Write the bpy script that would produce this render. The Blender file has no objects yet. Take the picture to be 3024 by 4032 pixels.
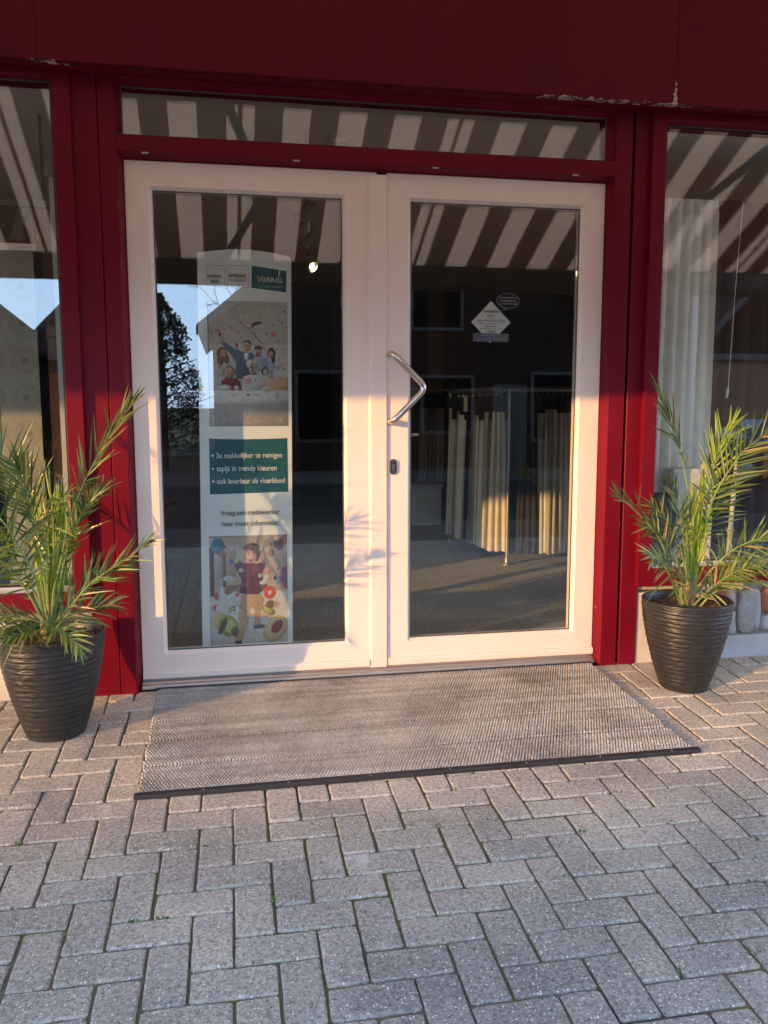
import bpy, bmesh, math, random
import numpy as np
from mathutils import Vector, Matrix, noise

# ------------------------------------------------------------------ camera
S = bpy.context.scene
COL = S.collection
K = 0.0547                     # fall of the pavement away from the door

cam_d = bpy.data.cameras.new("camera")
cam = bpy.data.objects.new("camera", cam_d)
COL.objects.link(cam)
S.camera = cam
cam.location = (0.4062, -3.92425, 1.30219)
YAW, PITCH, ROLL = (math.radians(a) for a in (10.63798, -7.13658, -0.07505))
fwd = Vector((math.sin(YAW) * math.cos(PITCH), math.cos(YAW) * math.cos(PITCH), math.sin(PITCH)))
right = Vector((math.cos(YAW), -math.sin(YAW), 0))
up = right.cross(fwd)
r2 = right * math.cos(ROLL) + up * math.sin(ROLL)
u2 = up * math.cos(ROLL) - right * math.sin(ROLL)
cam.rotation_euler = Matrix((r2, u2, -fwd)).transposed().to_euler()
cam_d.sensor_fit = 'VERTICAL'
cam_d.sensor_height = 36.0
cam_d.lens = 3310.82 / 4032 * 36.0
cam_d.clip_start = 0.02
cam_d.clip_end = 2000

# ------------------------------------------------------------------ light
SUN_DIR = Vector((1.66, 1.0, -0.310)).normalized()       # the way the light travels
SUN_EL = math.asin(-SUN_DIR.z)
SUN_AZ = math.atan2(-SUN_DIR.x, -SUN_DIR.y)               # from +Y towards +X
world = bpy.data.worlds.new("World")
S.world = world
world.use_nodes = True
wn = world.node_tree
wn.nodes.clear()
w_out = wn.nodes.new('ShaderNodeOutputWorld')
w_bg = wn.nodes.new('ShaderNodeBackground')
w_sky = wn.nodes.new('ShaderNodeTexSky')
w_sky.sky_type = 'NISHITA'
w_sky.sun_disc = False
w_sky.sun_elevation = SUN_EL
w_sky.sun_rotation = SUN_AZ
w_sky.air_density = 1.0
w_sky.dust_density = 0.6
w_sky.ozone_density = 1.4
w_bg.inputs['Strength'].default_value = 0.15
# thin high cloud streaks
w_tc = wn.nodes.new('ShaderNodeTexCoord')
w_mp = wn.nodes.new('ShaderNodeMapping'); w_mp.inputs['Scale'].default_value = (1.0, 1.0, 7.0)
w_nz = wn.nodes.new('ShaderNodeTexNoise'); w_nz.inputs['Scale'].default_value = 2.6; w_nz.inputs['Detail'].default_value = 7
w_rp = wn.nodes.new('ShaderNodeValToRGB')
w_rp.color_ramp.elements[0].position = 0.48; w_rp.color_ramp.elements[0].color = (0, 0, 0, 1)
w_rp.color_ramp.elements[1].position = 0.72; w_rp.color_ramp.elements[1].color = (0.5, 0.5, 0.5, 1)
w_mx = wn.nodes.new('ShaderNodeMix'); w_mx.data_type = 'RGBA'
w_mx.inputs['B'].default_value = (6.5, 5.6, 4.9, 1)
wn.links.new(w_tc.outputs['Generated'], w_mp.inputs['Vector'])
wn.links.new(w_mp.outputs['Vector'], w_nz.inputs['Vector'])
wn.links.new(w_nz.outputs['Fac'], w_rp.inputs['Fac'])
wn.links.new(w_rp.outputs['Color'], w_mx.inputs['Factor'])
wn.links.new(w_sky.outputs['Color'], w_mx.inputs['A'])
w_tint = wn.nodes.new('ShaderNodeMix'); w_tint.data_type = 'RGBA'; w_tint.blend_type = 'MULTIPLY'
w_tint.inputs['Factor'].default_value = 1.0
w_tint.inputs['B'].default_value = (2.7, 2.95, 3.5, 1)          # the camera's white balance, set for the low warm sun
wn.links.new(w_mx.outputs['Result'], w_tint.inputs['A'])
w_sep = wn.nodes.new('ShaderNodeSeparateXYZ')
wn.links.new(w_tc.outputs['Generated'], w_sep.inputs['Vector'])
w_band = wn.nodes.new('ShaderNodeMapRange'); w_band.interpolation_type = 'SMOOTHSTEP'
w_band.inputs['From Min'].default_value = 0.12; w_band.inputs['From Max'].default_value = 0.42
w_band.inputs['To Min'].default_value = 0.80; w_band.inputs['To Max'].default_value = 0.0
wn.links.new(w_sep.outputs['Z'], w_band.inputs['Value'])
w_hz = wn.nodes.new('ShaderNodeMix'); w_hz.data_type = 'RGBA'       # bright thin haze low in the sky
w_hz.inputs['B'].default_value = (12.5, 18.0, 26.5, 1)
wn.links.new(w_band.outputs['Result'], w_hz.inputs['Factor'])
wn.links.new(w_tint.outputs['Result'], w_hz.inputs['A'])
wn.links.new(w_hz.outputs['Result'], w_bg.inputs['Color'])
wn.links.new(w_bg.outputs['Background'], w_out.inputs['Surface'])

sun_d = bpy.data.lights.new("sun", 'SUN')
sun_d.energy = 3.3
sun_d.angle = math.radians(0.55)
sun_d.color = (1.0, 0.55, 0.20)
sun = bpy.data.objects.new("sun", sun_d)
COL.objects.link(sun)
sun.location = (-30, -20, 12)
sun.rotation_euler = SUN_DIR.to_track_quat('-Z', 'Y').to_euler()

S.view_settings.view_transform = 'Standard'
S.view_settings.look = 'None'
S.view_settings.exposure = 0.93
S.view_settings.gamma = 1.0
S.render.engine = 'CYCLES'
S.cycles.max_bounces = 12
S.cycles.transparent_max_bounces = 24
S.cycles.diffuse_bounces = 6
S.cycles.sample_clamp_indirect = 8.0
S.cycles.use_denoising = True

# ------------------------------------------------------------------ materials
def new_mat(name):
    m = bpy.data.materials.new(name)
    m.use_nodes = True
    nt = m.node_tree
    nt.nodes.clear()
    out = nt.nodes.new('ShaderNodeOutputMaterial')
    b = nt.nodes.new('ShaderNodeBsdfPrincipled')
    nt.links.new(b.outputs['BSDF'], out.inputs['Surface'])
    return m, nt, b, out

def N(nt, t, **kw):
    n = nt.nodes.new(t)
    for k, v in kw.items():
        if k in n.inputs: n.inputs[k].default_value = v
        else: setattr(n, k, v)
    return n

def ramp(nt, fac, stops):
    r = nt.nodes.new('ShaderNodeValToRGB')
    els = r.color_ramp.elements
    while len(els) < len(stops): els.new(0.5)
    for e, (p, c) in zip(els, stops):
        e.position = p
        e.color = (*c, 1) if len(c) == 3 else c
    nt.links.new(fac, r.inputs['Fac'])
    return r

def mixc(nt, fac, a, b, blend='MIX'):
    m = nt.nodes.new('ShaderNodeMix'); m.data_type = 'RGBA'; m.blend_type = blend
    for s, v in (('Factor', fac), ('A', a), ('B', b)):
        if isinstance(v, bpy.types.NodeSocket): nt.links.new(v, m.inputs[s])
        elif s == 'Factor': m.inputs[s].default_value = v
        else: m.inputs[s].default_value = (*v, 1)
    return m.outputs['Result']

def mat(name, base, rough=0.5, var=0.12, vscale=6.0, bump=0.0, bscale=60.0, metal=0.0, spec=0.5, coat=0.0, stretch=(1, 1, 1)):
    m, nt, b, out = new_mat(name)
    tc = nt.nodes.new('ShaderNodeTexCoord')
    mp = N(nt, 'ShaderNodeMapping'); mp.inputs['Scale'].default_value = stretch
    nt.links.new(tc.outputs['Object'], mp.inputs['Vector'])
    nz = N(nt, 'ShaderNodeTexNoise', Scale=vscale, Detail=5.0, Roughness=0.6)
    nt.links.new(mp.outputs['Vector'], nz.inputs['Vector'])
    lo = tuple(c * (1 - var) for c in base); hi = tuple(min(1, c * (1 + var)) for c in base)
    r = ramp(nt, nz.outputs['Fac'], [(0.3, lo), (0.7, hi)])
    nt.links.new(r.outputs['Color'], b.inputs['Base Color'])
    b.inputs['Roughness'].default_value = rough
    b.inputs['Metallic'].default_value = metal
    b.inputs['Specular IOR Level'].default_value = spec
    b.inputs['Coat Weight'].default_value = coat
    if bump > 0:
        n2 = N(nt, 'ShaderNodeTexNoise', Scale=bscale, Detail=4.0)
        nt.links.new(mp.outputs['Vector'], n2.inputs['Vector'])
        bp = N(nt, 'ShaderNodeBump', Strength=bump, Distance=0.004)
        nt.links.new(n2.outputs['Fac'], bp.inputs['Height'])
        nt.links.new(bp.outputs['Normal'], b.inputs['Normal'])
    return m

def mat_red(name, chips):
    """Dark red satin paint with a fine woodgrain-like tooth; chips = scratched-off flecks."""
    m, nt, b, out = new_mat(name)
    tc = nt.nodes.new('ShaderNodeTexCoord')
    nz = N(nt, 'ShaderNodeTexNoise', Scale=3.0, Detail=6.0)
    nt.links.new(tc.outputs['Object'], nz.inputs['Vector'])
    r = ramp(nt, nz.outputs['Fac'], [(0.3, (0.138, 0.0028, 0.0105)), (0.7, (0.168, 0.0036, 0.0135))])
    col = r.outputs['Color']
    if chips:
        n3 = N(nt, 'ShaderNodeTexNoise', Scale=42.0, Detail=2.0)
        nt.links.new(tc.outputs['Object'], n3.inputs['Vector'])
        f = ramp(nt, n3.outputs['Fac'], [(0.765, (0, 0, 0)), (0.775, (1, 1, 1))])
        col = mixc(nt, f.outputs['Color'], col, (0.45, 0.33, 0.3))
    nt.links.new(col, b.inputs['Base Color'])
    rr = ramp(nt, nz.outputs['Fac'], [(0.2, (0.36,) * 3), (0.8, (0.5,) * 3)])
    nt.links.new(rr.outputs['Color'], b.inputs['Roughness'])
    b.inputs['Specular IOR Level'].default_value = 0.16
    mp = N(nt, 'ShaderNodeMapping'); mp.inputs['Scale'].default_value = (1, 1, 0.35)
    nt.links.new(tc.outputs['Object'], mp.inputs['Vector'])
    n2 = N(nt, 'ShaderNodeTexNoise', Scale=420.0, Detail=2.0)
    nt.links.new(mp.outputs['Vector'], n2.inputs['Vector'])
    bp = N(nt, 'ShaderNodeBump', Strength=0.22, Distance=0.002)
    nt.links.new(n2.outputs['Fac'], bp.inputs['Height'])
    nt.links.new(bp.outputs['Normal'], b.inputs['Normal'])
    return m

def mat_fascia():
    """Red fascia panel whose paint has flaked off along the bottom edge and beside its joints (worn-off paint)."""
    m, nt, b, out = new_mat("fascia_paint")
    tc = nt.nodes.new('ShaderNodeTexCoord')
    sep = nt.nodes.new('ShaderNodeSeparateXYZ')
    nt.links.new(tc.outputs['Object'], sep.inputs['Vector'])
    nz = N(nt, 'ShaderNodeTexNoise', Scale=2.0, Detail=6.0)
    nt.links.new(tc.outputs['Object'], nz.inputs['Vector'])
    base = ramp(nt, nz.outputs['Fac'], [(0.3, (0.092, 0.0042, 0.0092)), (0.7, (0.115, 0.0055, 0.0115))]).outputs['Color']
    fl = N(nt, 'ShaderNodeTexNoise', Scale=38.0, Detail=5.0, Roughness=0.7)
    mp = N(nt, 'ShaderNodeMapping'); mp.inputs['Scale'].default_value = (1, 1, 1.6)
    nt.links.new(tc.outputs['Object'], mp.inputs['Vector'])
    nt.links.new(mp.outputs['Vector'], fl.inputs['Vector'])
    big = N(nt, 'ShaderNodeTexNoise', Scale=3.1, Detail=1.0)
    nt.links.new(tc.outputs['Object'], big.inputs['Vector'])
    def near(sock, at, width):
        s = N(nt, 'ShaderNodeMath', operation='SUBTRACT'); nt.links.new(sock, s.inputs[0]); s.inputs[1].default_value = at
        a = N(nt, 'ShaderNodeMath', operation='ABSOLUTE'); nt.links.new(s.outputs[0], a.inputs[0])
        q = N(nt, 'ShaderNodeMapRange'); nt.links.new(a.outputs[0], q.inputs['Value'])
        q.inputs['From Min'].default_value = 0; q.inputs['From Max'].default_value = width
        q.inputs['To Min'].default_value = 1; q.inputs['To Max'].default_value = 0
        return q.outputs['Result']
    e1 = near(sep.outputs['Z'], 2.670, 0.035)
    e2 = near(sep.outputs['X'], 2.462, 0.030)
    e3 = near(sep.outputs['Z'], 2.66, 0.24)
    mm = N(nt, 'ShaderNodeMath', operation='MULTIPLY'); nt.links.new(e2, mm.inputs[0]); nt.links.new(e3, mm.inputs[1])
    bg = N(nt, 'ShaderNodeMapRange'); nt.links.new(big.outputs['Fac'], bg.inputs['Value'])
    bg.inputs['From Min'].default_value = 0.35; bg.inputs['From Max'].default_value = 0.65
    bg.inputs['To Min'].default_value = 0.35; bg.inputs['To Max'].default_value = 1.0
    m1 = N(nt, 'ShaderNodeMath', operation='MULTIPLY'); nt.links.new(e1, m1.inputs[0]); nt.links.new(bg.outputs['Result'], m1.inputs[1])
    m2 = N(nt, 'ShaderNodeMath', operation='MULTIPLY'); nt.links.new(mm.outputs[0], m2.inputs[0]); m2.inputs[1].default_value = 1.75
    mxm = N(nt, 'ShaderNodeMath', operation='MAXIMUM'); nt.links.new(m1.outputs[0], mxm.inputs[0]); nt.links.new(m2.outputs[0], mxm.inputs[1])
    pr = N(nt, 'ShaderNodeMath', operation='MULTIPLY'); nt.links.new(mxm.outputs[0], pr.inputs[0]); nt.links.new(fl.outputs['Fac'], pr.inputs[1])
    f = ramp(nt, pr.outputs[0], [(0.490, (0, 0, 0)), (0.512, (1, 1, 1))])
    col = mixc(nt, f.outputs['Color'], base, (0.50, 0.40, 0.34))
    nt.links.new(col, b.inputs['Base Color'])
    b.inputs['Roughness'].default_value = 0.5
    b.inputs['Specular IOR Level'].default_value = 0.12
    n2 = N(nt, 'ShaderNodeTexNoise', Scale=160.0, Detail=2.0)
    nt.links.new(tc.outputs['Object'], n2.inputs['Vector'])
    bp = N(nt, 'ShaderNodeBump', Strength=0.15, Distance=0.002)
    nt.links.new(n2.outputs['Fac'], bp.inputs['Height'])
    nt.links.new(bp.outputs['Normal'], b.inputs['Normal'])
    return m

def mat_pvc():
    m = mat("white_pvc", (0.86, 0.69, 0.58), 0.36, 0.03, 2.0, 0.04, 300)
    nt = m.node_tree; b = [n for n in nt.nodes if n.type == 'BSDF_PRINCIPLED'][0]
    src = b.inputs['Base Color'].links[0].from_socket
    tc = nt.nodes.new('ShaderNodeTexCoord')
    n1 = N(nt, 'ShaderNodeTexNoise', Scale=34.0, Detail=3.0); nt.links.new(tc.outputs['Object'], n1.inputs['Vector'])
    n2 = N(nt, 'ShaderNodeTexNoise', Scale=2.2, Detail=4.0); nt.links.new(tc.outputs['Object'], n2.inputs['Vector'])
    f1 = ramp(nt, n1.outputs['Fac'], [(0.755, (0, 0, 0)), (0.79, (0.45,) * 3)])
    sp = nt.nodes.new('ShaderNodeSeparateXYZ'); nt.links.new(tc.outputs['Object'], sp.inputs['Vector'])
    z = N(nt, 'ShaderNodeMapRange'); nt.links.new(sp.outputs['Z'], z.inputs['Value'])
    z.inputs['From Min'].default_value = 0.04; z.inputs['From Max'].default_value = 0.16; z.inputs['To Min'].default_value = 0.30; z.inputs['To Max'].default_value = 0.0
    mu = N(nt, 'ShaderNodeMath', operation='MULTIPLY'); nt.links.new(z.outputs['Result'], mu.inputs[0]); nt.links.new(n2.outputs['Fac'], mu.inputs[1])
    c1 = mixc(nt, f1.outputs['Color'], src, (0.42, 0.34, 0.29))
    c2 = mixc(nt, mu.outputs[0], c1, (0.45, 0.38, 0.32))
    nt.links.new(c2, b.inputs['Base Color'])
    return m

def mat_glass(name, r0=0.10, tint=(0.86, 0.9, 0.87)):
    m = bpy.data.materials.new(name); m.use_nodes = True
    nt = m.node_tree; nt.nodes.clear()
    out = nt.nodes.new('ShaderNodeOutputMaterial')
    tr = N(nt, 'ShaderNodeBsdfTransparent'); tr.inputs['Color'].default_value = (*tint, 1)
    gl = N(nt, 'ShaderNodeBsdfGlossy', Roughness=0.0); gl.inputs['Color'].default_value = (0.97, 0.99, 1, 1)
    mx = nt.nodes.new('ShaderNodeMixShader')
    g = nt.nodes.new('ShaderNodeNewGeometry')
    dt = N(nt, 'ShaderNodeVectorMath', operation='DOT_PRODUCT')
    nt.links.new(g.outputs['Normal'], dt.inputs[0]); nt.links.new(g.outputs['Incoming'], dt.inputs[1])
    ab = N(nt, 'ShaderNodeMath', operation='ABSOLUTE'); nt.links.new(dt.outputs['Value'], ab.inputs[0])
    s1 = N(nt, 'ShaderNodeMath', operation='SUBTRACT'); s1.inputs[0].default_value = 1; nt.links.new(ab.outputs[0], s1.inputs[1])
    pw = N(nt, 'ShaderNodeMath', operation='POWER'); nt.links.new(s1.outputs[0], pw.inputs[0]); pw.inputs[1].default_value = 5
    ml = N(nt, 'ShaderNodeMath', operation='MULTIPLY_ADD'); nt.links.new(pw.outputs[0], ml.inputs[0])
    ml.inputs[1].default_value = 1 - r0; ml.inputs[2].default_value = r0
    # hardly visible waviness of float glass
    tc = nt.nodes.new('ShaderNodeTexCoord')
    nz = N(nt, 'ShaderNodeTexNoise', Scale=1.7, Detail=1.0); nt.links.new(tc.outputs['Object'], nz.inputs['Vector'])
    bp = N(nt, 'ShaderNodeBump', Strength=0.03, Distance=0.02); nt.links.new(nz.outputs['Fac'], bp.inputs['Height'])
    nt.links.new(bp.outputs['Normal'], gl.inputs['Normal'])
    nt.links.new(ml.outputs[0], mx.inputs['Fac'])
    nt.links.new(tr.outputs[0], mx.inputs[1]); nt.links.new(gl.outputs[0], mx.inputs[2])
    nt.links.new(mx.outputs[0], out.inputs['Surface'])
    return m

def mat_paver():
    m, nt, b, out = new_mat("concrete_paver")
    at = nt.nodes.new('ShaderNodeAttribute'); at.attribute_name = 'tint'
    tc = nt.nodes.new('ShaderNodeTexCoord')
    base = ramp(nt, at.outputs['Fac'], [(0.0, (0.28, 0.26, 0.228)), (0.35, (0.34, 0.312, 0.272)), (0.6, (0.38, 0.343, 0.295)), (1.0, (0.43, 0.38, 0.32))]).outputs['Color']
    n1 = N(nt, 'ShaderNodeTexNoise', Scale=90.0, Detail=6.0, Roughness=0.75); nt.links.new(tc.outputs['Object'], n1.inputs['Vector'])
    f1 = ramp(nt, n1.outputs['Fac'], [(0.30, (0.34,) * 3), (0.5, (1,) * 3), (0.72, (1.55,) * 3)])
    col = mixc(nt, 1.0, base, f1.outputs['Color'], 'MULTIPLY')
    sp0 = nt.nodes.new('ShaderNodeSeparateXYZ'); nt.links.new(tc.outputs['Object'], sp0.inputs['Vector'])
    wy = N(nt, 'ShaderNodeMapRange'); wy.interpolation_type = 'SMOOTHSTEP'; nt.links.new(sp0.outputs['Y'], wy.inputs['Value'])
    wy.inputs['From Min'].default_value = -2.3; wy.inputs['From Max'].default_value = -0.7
    sun_ramp = ramp(nt, wy.outputs['Result'], [(0.0, (0.95, 0.985, 1.0)), (1.0, (1.34, 1.25, 1.15))])  # paler, warmer pavers towards the door: sunlight put into the colour
    col = mixc(nt, 1.0, col, sun_ramp.outputs['Color'], 'MULTIPLY')
    # large worn / dirty blotches
    n0 = N(nt, 'ShaderNodeTexNoise', Scale=2.3, Detail=5.0); nt.links.new(tc.outputs['Object'], n0.inputs['Vector'])
    f0 = ramp(nt, n0.outputs['Fac'], [(0.32, (0.70, 0.71, 0.74)), (0.68, (1.16, 1.15, 1.12))])
    col = mixc(nt, 1.0, col, f0.outputs['Color'], 'MULTIPLY')
    for sc, thr, prob, c in ((115.0, 0.30, 0.82, (0.74, 0.69, 0.60)), (175.0, 0.30, 0.72, (0.58, 0.54, 0.48)), (150.0, 0.28, 0.80, (0.06, 0.055, 0.05)), (100.0, 0.24, 0.9, (0.42, 0.27, 0.17))):
        v = N(nt, 'ShaderNodeTexVoronoi', Scale=sc); nt.links.new(tc.outputs['Object'], v.inputs['Vector'])
        d = N(nt, 'ShaderNodeMath', operation='LESS_THAN'); nt.links.new(v.outputs['Distance'], d.inputs[0]); d.inputs[1].default_value = thr
        sp = nt.nodes.new('ShaderNodeSeparateColor'); nt.links.new(v.outputs['Color'], sp.inputs['Color'])
        g = N(nt, 'ShaderNodeMath', operation='GREATER_THAN'); nt.links.new(sp.outputs['Red'], g.inputs[0]); g.inputs[1].default_value = prob
        mu = N(nt, 'ShaderNodeMath', operation='MULTIPLY'); nt.links.new(d.outputs[0], mu.inputs[0]); nt.links.new(g.outputs[0], mu.inputs[1])
        col = mixc(nt, mu.outputs[0], col, c)
    # whitish lime / bird-lime splashes
    n4 = N(nt, 'ShaderNodeTexNoise', Scale=5.5, Detail=9.0, Roughness=0.72); nt.links.new(tc.outputs['Object'], n4.inputs['Vector'])
    f4 = ramp(nt, n4.outputs['Fac'], [(0.635, (0, 0, 0)), (0.74, (0.8,) * 3)])
    col = mixc(nt, f4.outputs['Color'], col, (0.62, 0.60, 0.57))
    nt.links.new(col, b.inputs['Base Color'])
    b.inputs['Roughness'].default_value = 0.85
    b.inputs['Specular IOR Level'].default_value = 0.3
    bp = N(nt, 'ShaderNodeBump', Strength=0.7, Distance=0.003); nt.links.new(n1.outputs['Fac'], bp.inputs['Height'])
    nt.links.new(bp.outputs['Normal'], b.inputs['Normal'])
    return m

def mat_joint():
    m, nt, b, out = new_mat("joint_soil_and_moss")
    tc = nt.nodes.new('ShaderNodeTexCoord')
    n = N(nt, 'ShaderNodeTexNoise', Scale=5.0, Detail=6.0); nt.links.new(tc.outputs['Object'], n.inputs['Vector'])
    r = ramp(nt, n.outputs['Fac'], [(0.32, (0.06, 0.052, 0.045)), (0.46, (0.14, 0.118, 0.085)), (0.56, (0.13, 0.115, 0.05)), (0.72, (0.085, 0.115, 0.028))])
    nt.links.new(r.outputs['Color'], b.inputs['Base Color'])
    b.inputs['Roughness'].default_value = 0.95
    n2 = N(nt, 'ShaderNodeTexNoise', Scale=160.0, Detail=4.0); nt.links.new(tc.outputs['Object'], n2.inputs['Vector'])
    bp = N(nt, 'ShaderNodeBump', Strength=0.8, Distance=0.004); nt.links.new(n2.outputs['Fac'], bp.inputs['Height'])
    nt.links.new(bp.outputs['Normal'], b.inputs['Normal'])
    return m

def mat_awning():
    m, nt, b, out = new_mat("striped_canvas")
    nt.nodes.remove(b)
    tc = nt.nodes.new('ShaderNodeTexCoord'); sep = nt.nodes.new('ShaderNodeSeparateXYZ')
    nt.links.new(tc.outputs['Object'], sep.inputs['Vector'])
    W = 0.1752
    def mth(op, a, bv=None):
        n = N(nt, 'ShaderNodeMath', operation=op)
        for i, v in enumerate((a, bv)):
            if v is None: continue
            if isinstance(v, bpy.types.NodeSocket): nt.links.new(v, n.inputs[i])
            else: n.inputs[i].default_value = v
        return n.outputs[0]
    u = mth('DIVIDE', mth('SUBTRACT', sep.outputs['X'], 0.4574 - 8 * W * 10), W)
    cream = mth('LESS_THAN', mth('MODULO', u, 2.0), 1.0)
    p8 = mth('MODULO', u, 8.0)
    thin = mth('MULTIPLY', mth('GREATER_THAN', p8, 0.41), mth('LESS_THAN', p8, 0.56))
    sel = mth('SUBTRACT', cream, thin)
    col = mixc(nt, sel, (0.30, 0.195, 0.145), (0.90, 0.76, 0.62))
    df = nt.nodes.new('ShaderNodeBsdfDiffuse'); tl = nt.nodes.new('ShaderNodeBsdfTranslucent')
    nt.links.new(col, df.inputs['Color']); nt.links.new(col, tl.inputs['Color'])
    mx = N(nt, 'ShaderNodeMixShader', Fac=0.75)
    nt.links.new(df.outputs[0], mx.inputs[1]); nt.links.new(tl.outputs[0], mx.inputs[2])
    nt.links.new(mx.outputs[0], out.inputs['Surface'])
    return m

def mat_leaf(name, c1, c2, c3, dead=None):
    m, nt, b, out = new_mat(name)
    nt.nodes.remove(b)
    at = nt.nodes.new('ShaderNodeAttribute'); at.attribute_name = 'tint'
    r = ramp(nt, at.outputs['Fac'], [(0.0, c1), (0.55, c2), (0.93, c3), (0.97, dead or c3)])
    pr = N(nt, 'ShaderNodeBsdfPrincipled', Roughness=0.32); nt.links.new(r.outputs['Color'], pr.inputs['Base Color'])
    tl = nt.nodes.new('ShaderNodeBsdfTranslucent')
    tcol = mixc(nt, 1.0, r.outputs['Color'], (1.5, 1.45, 0.55), 'MULTIPLY')
    nt.links.new(tcol, tl.inputs['Color'])
    mx = N(nt, 'ShaderNodeMixShader', Fac=0.22)
    nt.links.new(pr.outputs[0], mx.inputs[1]); nt.links.new(tl.outputs[0], mx.inputs[2])
    nt.links.new(mx.outputs[0], out.inputs['Surface'])
    return m

def mat_color_attr(name, rough=0.5):
    m, nt, b, out = new_mat(name)
    at = nt.nodes.new('ShaderNodeAttribute'); at.attribute_name = 'ink'
    nt.links.new(at.outputs['Color'], b.inputs['Base Color'])
    b.inputs['Roughness'].default_value = rough
    return m

def mat_emit(name, c, s):
    m = bpy.data.materials.new(name); m.use_nodes = True
    nt = m.node_tree; nt.nodes.clear()
    out = nt.nodes.new('ShaderNodeOutputMaterial'); e = N(nt, 'ShaderNodeEmission', Strength=s)
    e.inputs['Color'].default_value = (*c, 1); nt.links.new(e.outputs[0], out.inputs['Surface'])
    return m

def mat_brick(name, c1, c2, mortar):
    m, nt, b, out = new_mat(name)
    tc = nt.nodes.new('ShaderNodeTexCoord')
    mp = N(nt, 'ShaderNodeMapping'); mp.inputs['Rotation'].default_value = (math.radians(90), 0, 0)
    nt.links.new(tc.outputs['Object'], mp.inputs['Vector'])
    br = N(nt, 'ShaderNodeTexBrick', Scale=1.0)
    br.inputs['Color1'].default_value = (*c1, 1); br.inputs['Color2'].default_value = (*c2, 1); br.inputs['Mortar'].default_value = (*mortar, 1)
    br.inputs['Brick Width'].default_value = 0.22; br.inputs['Row Height'].default_value = 0.065; br.inputs['Mortar Size'].default_value = 0.006
    nt.links.new(mp.outputs['Vector'], br.inputs['Vector'])
    nt.links.new(br.outputs['Color'], b.inputs['Base Color'])
    b.inputs['Roughness'].default_value = 0.9
    b.inputs['Specular IOR Level'].default_value = 0.05
    return m

def mat_carpet():
    m, nt, b, out = new_mat("grey_carpet")
    tc = nt.nodes.new('ShaderNodeTexCoord')
    n = N(nt, 'ShaderNodeTexNoise', Scale=210.0, Detail=3.0); nt.links.new(tc.outputs['Object'], n.inputs['Vector'])
    r = ramp(nt, n.outputs['Fac'], [(0.33, (0.16, 0.155, 0.14)), (0.5, (0.37, 0.36, 0.325)), (0.68, (0.68, 0.65, 0.57))])
    nt.links.new(r.outputs['Color'], b.inputs['Base Color'])
    b.inputs['Roughness'].default_value = 1.0
    b.inputs['Specular IOR Level'].default_value = 0.1
    bp = N(nt, 'ShaderNodeBump', Strength=1.0, Distance=0.006); nt.links.new(n.outputs['Fac'], bp.inputs['Height'])
    nt.links.new(bp.outputs['Normal'], b.inputs['Normal'])
    return m

def mat_lace():
    m, nt, b, out = new_mat("lace_panel")
    tc = nt.nodes.new('ShaderNodeTexCoord')
    v = N(nt, 'ShaderNodeVectorMath', operation='MODULO')
    ad = N(nt, 'ShaderNodeVectorMath', operation='ADD'); ad.inputs[1].default_value = (20.06, 0, 20.02)
    nt.links.new(tc.outputs['Object'], ad.inputs[0])
    nt.links.new(ad.outputs[0], v.inputs[0]); v.inputs[1].default_value = (0.15, 10, 0.165)
    s = N(nt, 'ShaderNodeVectorMath', operation='SUBTRACT'); nt.links.new(v.outputs[0], s.inputs[0]); s.inputs[1].default_value = (0.075, 0, 0.082)
    ml = N(nt, 'ShaderNodeVectorMath', operation='MULTIPLY'); nt.links.new(s.outputs[0], ml.inputs[0]); ml.inputs[1].default_value = (1, 0, 1)
    ln = N(nt, 'ShaderNodeVectorMath', operation='LENGTH'); nt.links.new(ml.outputs[0], ln.inputs[0])
    r = ramp(nt, ln.outputs['Value'], [(0.0, (0.20, 0.185, 0.15)), (0.014, (0.20, 0.185, 0.15)), (0.017, (0.30, 0.28, 0.22)), (0.048, (0.29, 0.27, 0.212)), (0.056, (0.265, 0.245, 0.19)), (0.064, (0.32, 0.30, 0.24))])
    r.color_ramp.interpolation = 'LINEAR'
    nt.links.new(r.outputs['Color'], b.inputs['Base Color'])
    b.inputs['Roughness'].default_value = 0.9
    return m

M = {}
M['red'] = mat_red("dark_red_paint", False)
M['red_chip'] = mat_red("dark_red_paint_chipped", True)
M['fascia'] = mat_fascia()
M['white'] = mat_pvc()
M['gasket'] = mat("grey_gasket", (0.10, 0.115, 0.11), 0.5, 0.05)
M['spacer'] = mat("pale_glazing_edge", (0.42, 0.47, 0.45), 0.35, 0.05)
M['glass'] = mat_glass("window_glass", 0.068, (0.965, 0.98, 0.965))
M['steel'] = mat("brushed_steel", (0.62, 0.56, 0.49), 0.24, 0.10, 40, 0.06, 220, metal=1.0, stretch=(1, 1, 0.2))
M['lock'] = mat("lock_metal", (0.42, 0.38, 0.32), 0.35, 0.1, 30, metal=1.0)
M['lockdark'] = mat("lock_face_dark", (0.08, 0.07, 0.065), 0.4, 0.15, 60, metal=0.7)
M['alu'] = mat("aluminium_sill", (0.60, 0.60, 0.60), 0.3, 0.06, 20, 0.05, 150, metal=0.9)
M['black'] = mat("black_rubber", (0.022, 0.022, 0.024), 0.55, 0.3, 20, 0.15, 90)
M['darkgap'] = mat("dark_gap", (0.012, 0.008, 0.008), 0.8, 0.1)
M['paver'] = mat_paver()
M['joint'] = mat_joint()
M['awning'] = mat_awning()
M['greymetal'] = mat("grey_green_metal", (0.17, 0.19, 0.16), 0.45, 0.08)
M['bar'] = mat("awning_bar_brown_metal", (0.12, 0.10, 0.08), 0.5, 0.08)
M['carpet'] = mat_carpet()
M['wallin'] = mat("brown_interior_wall", (0.13, 0.10, 0.075), 0.8, 0.12, 3)
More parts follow.
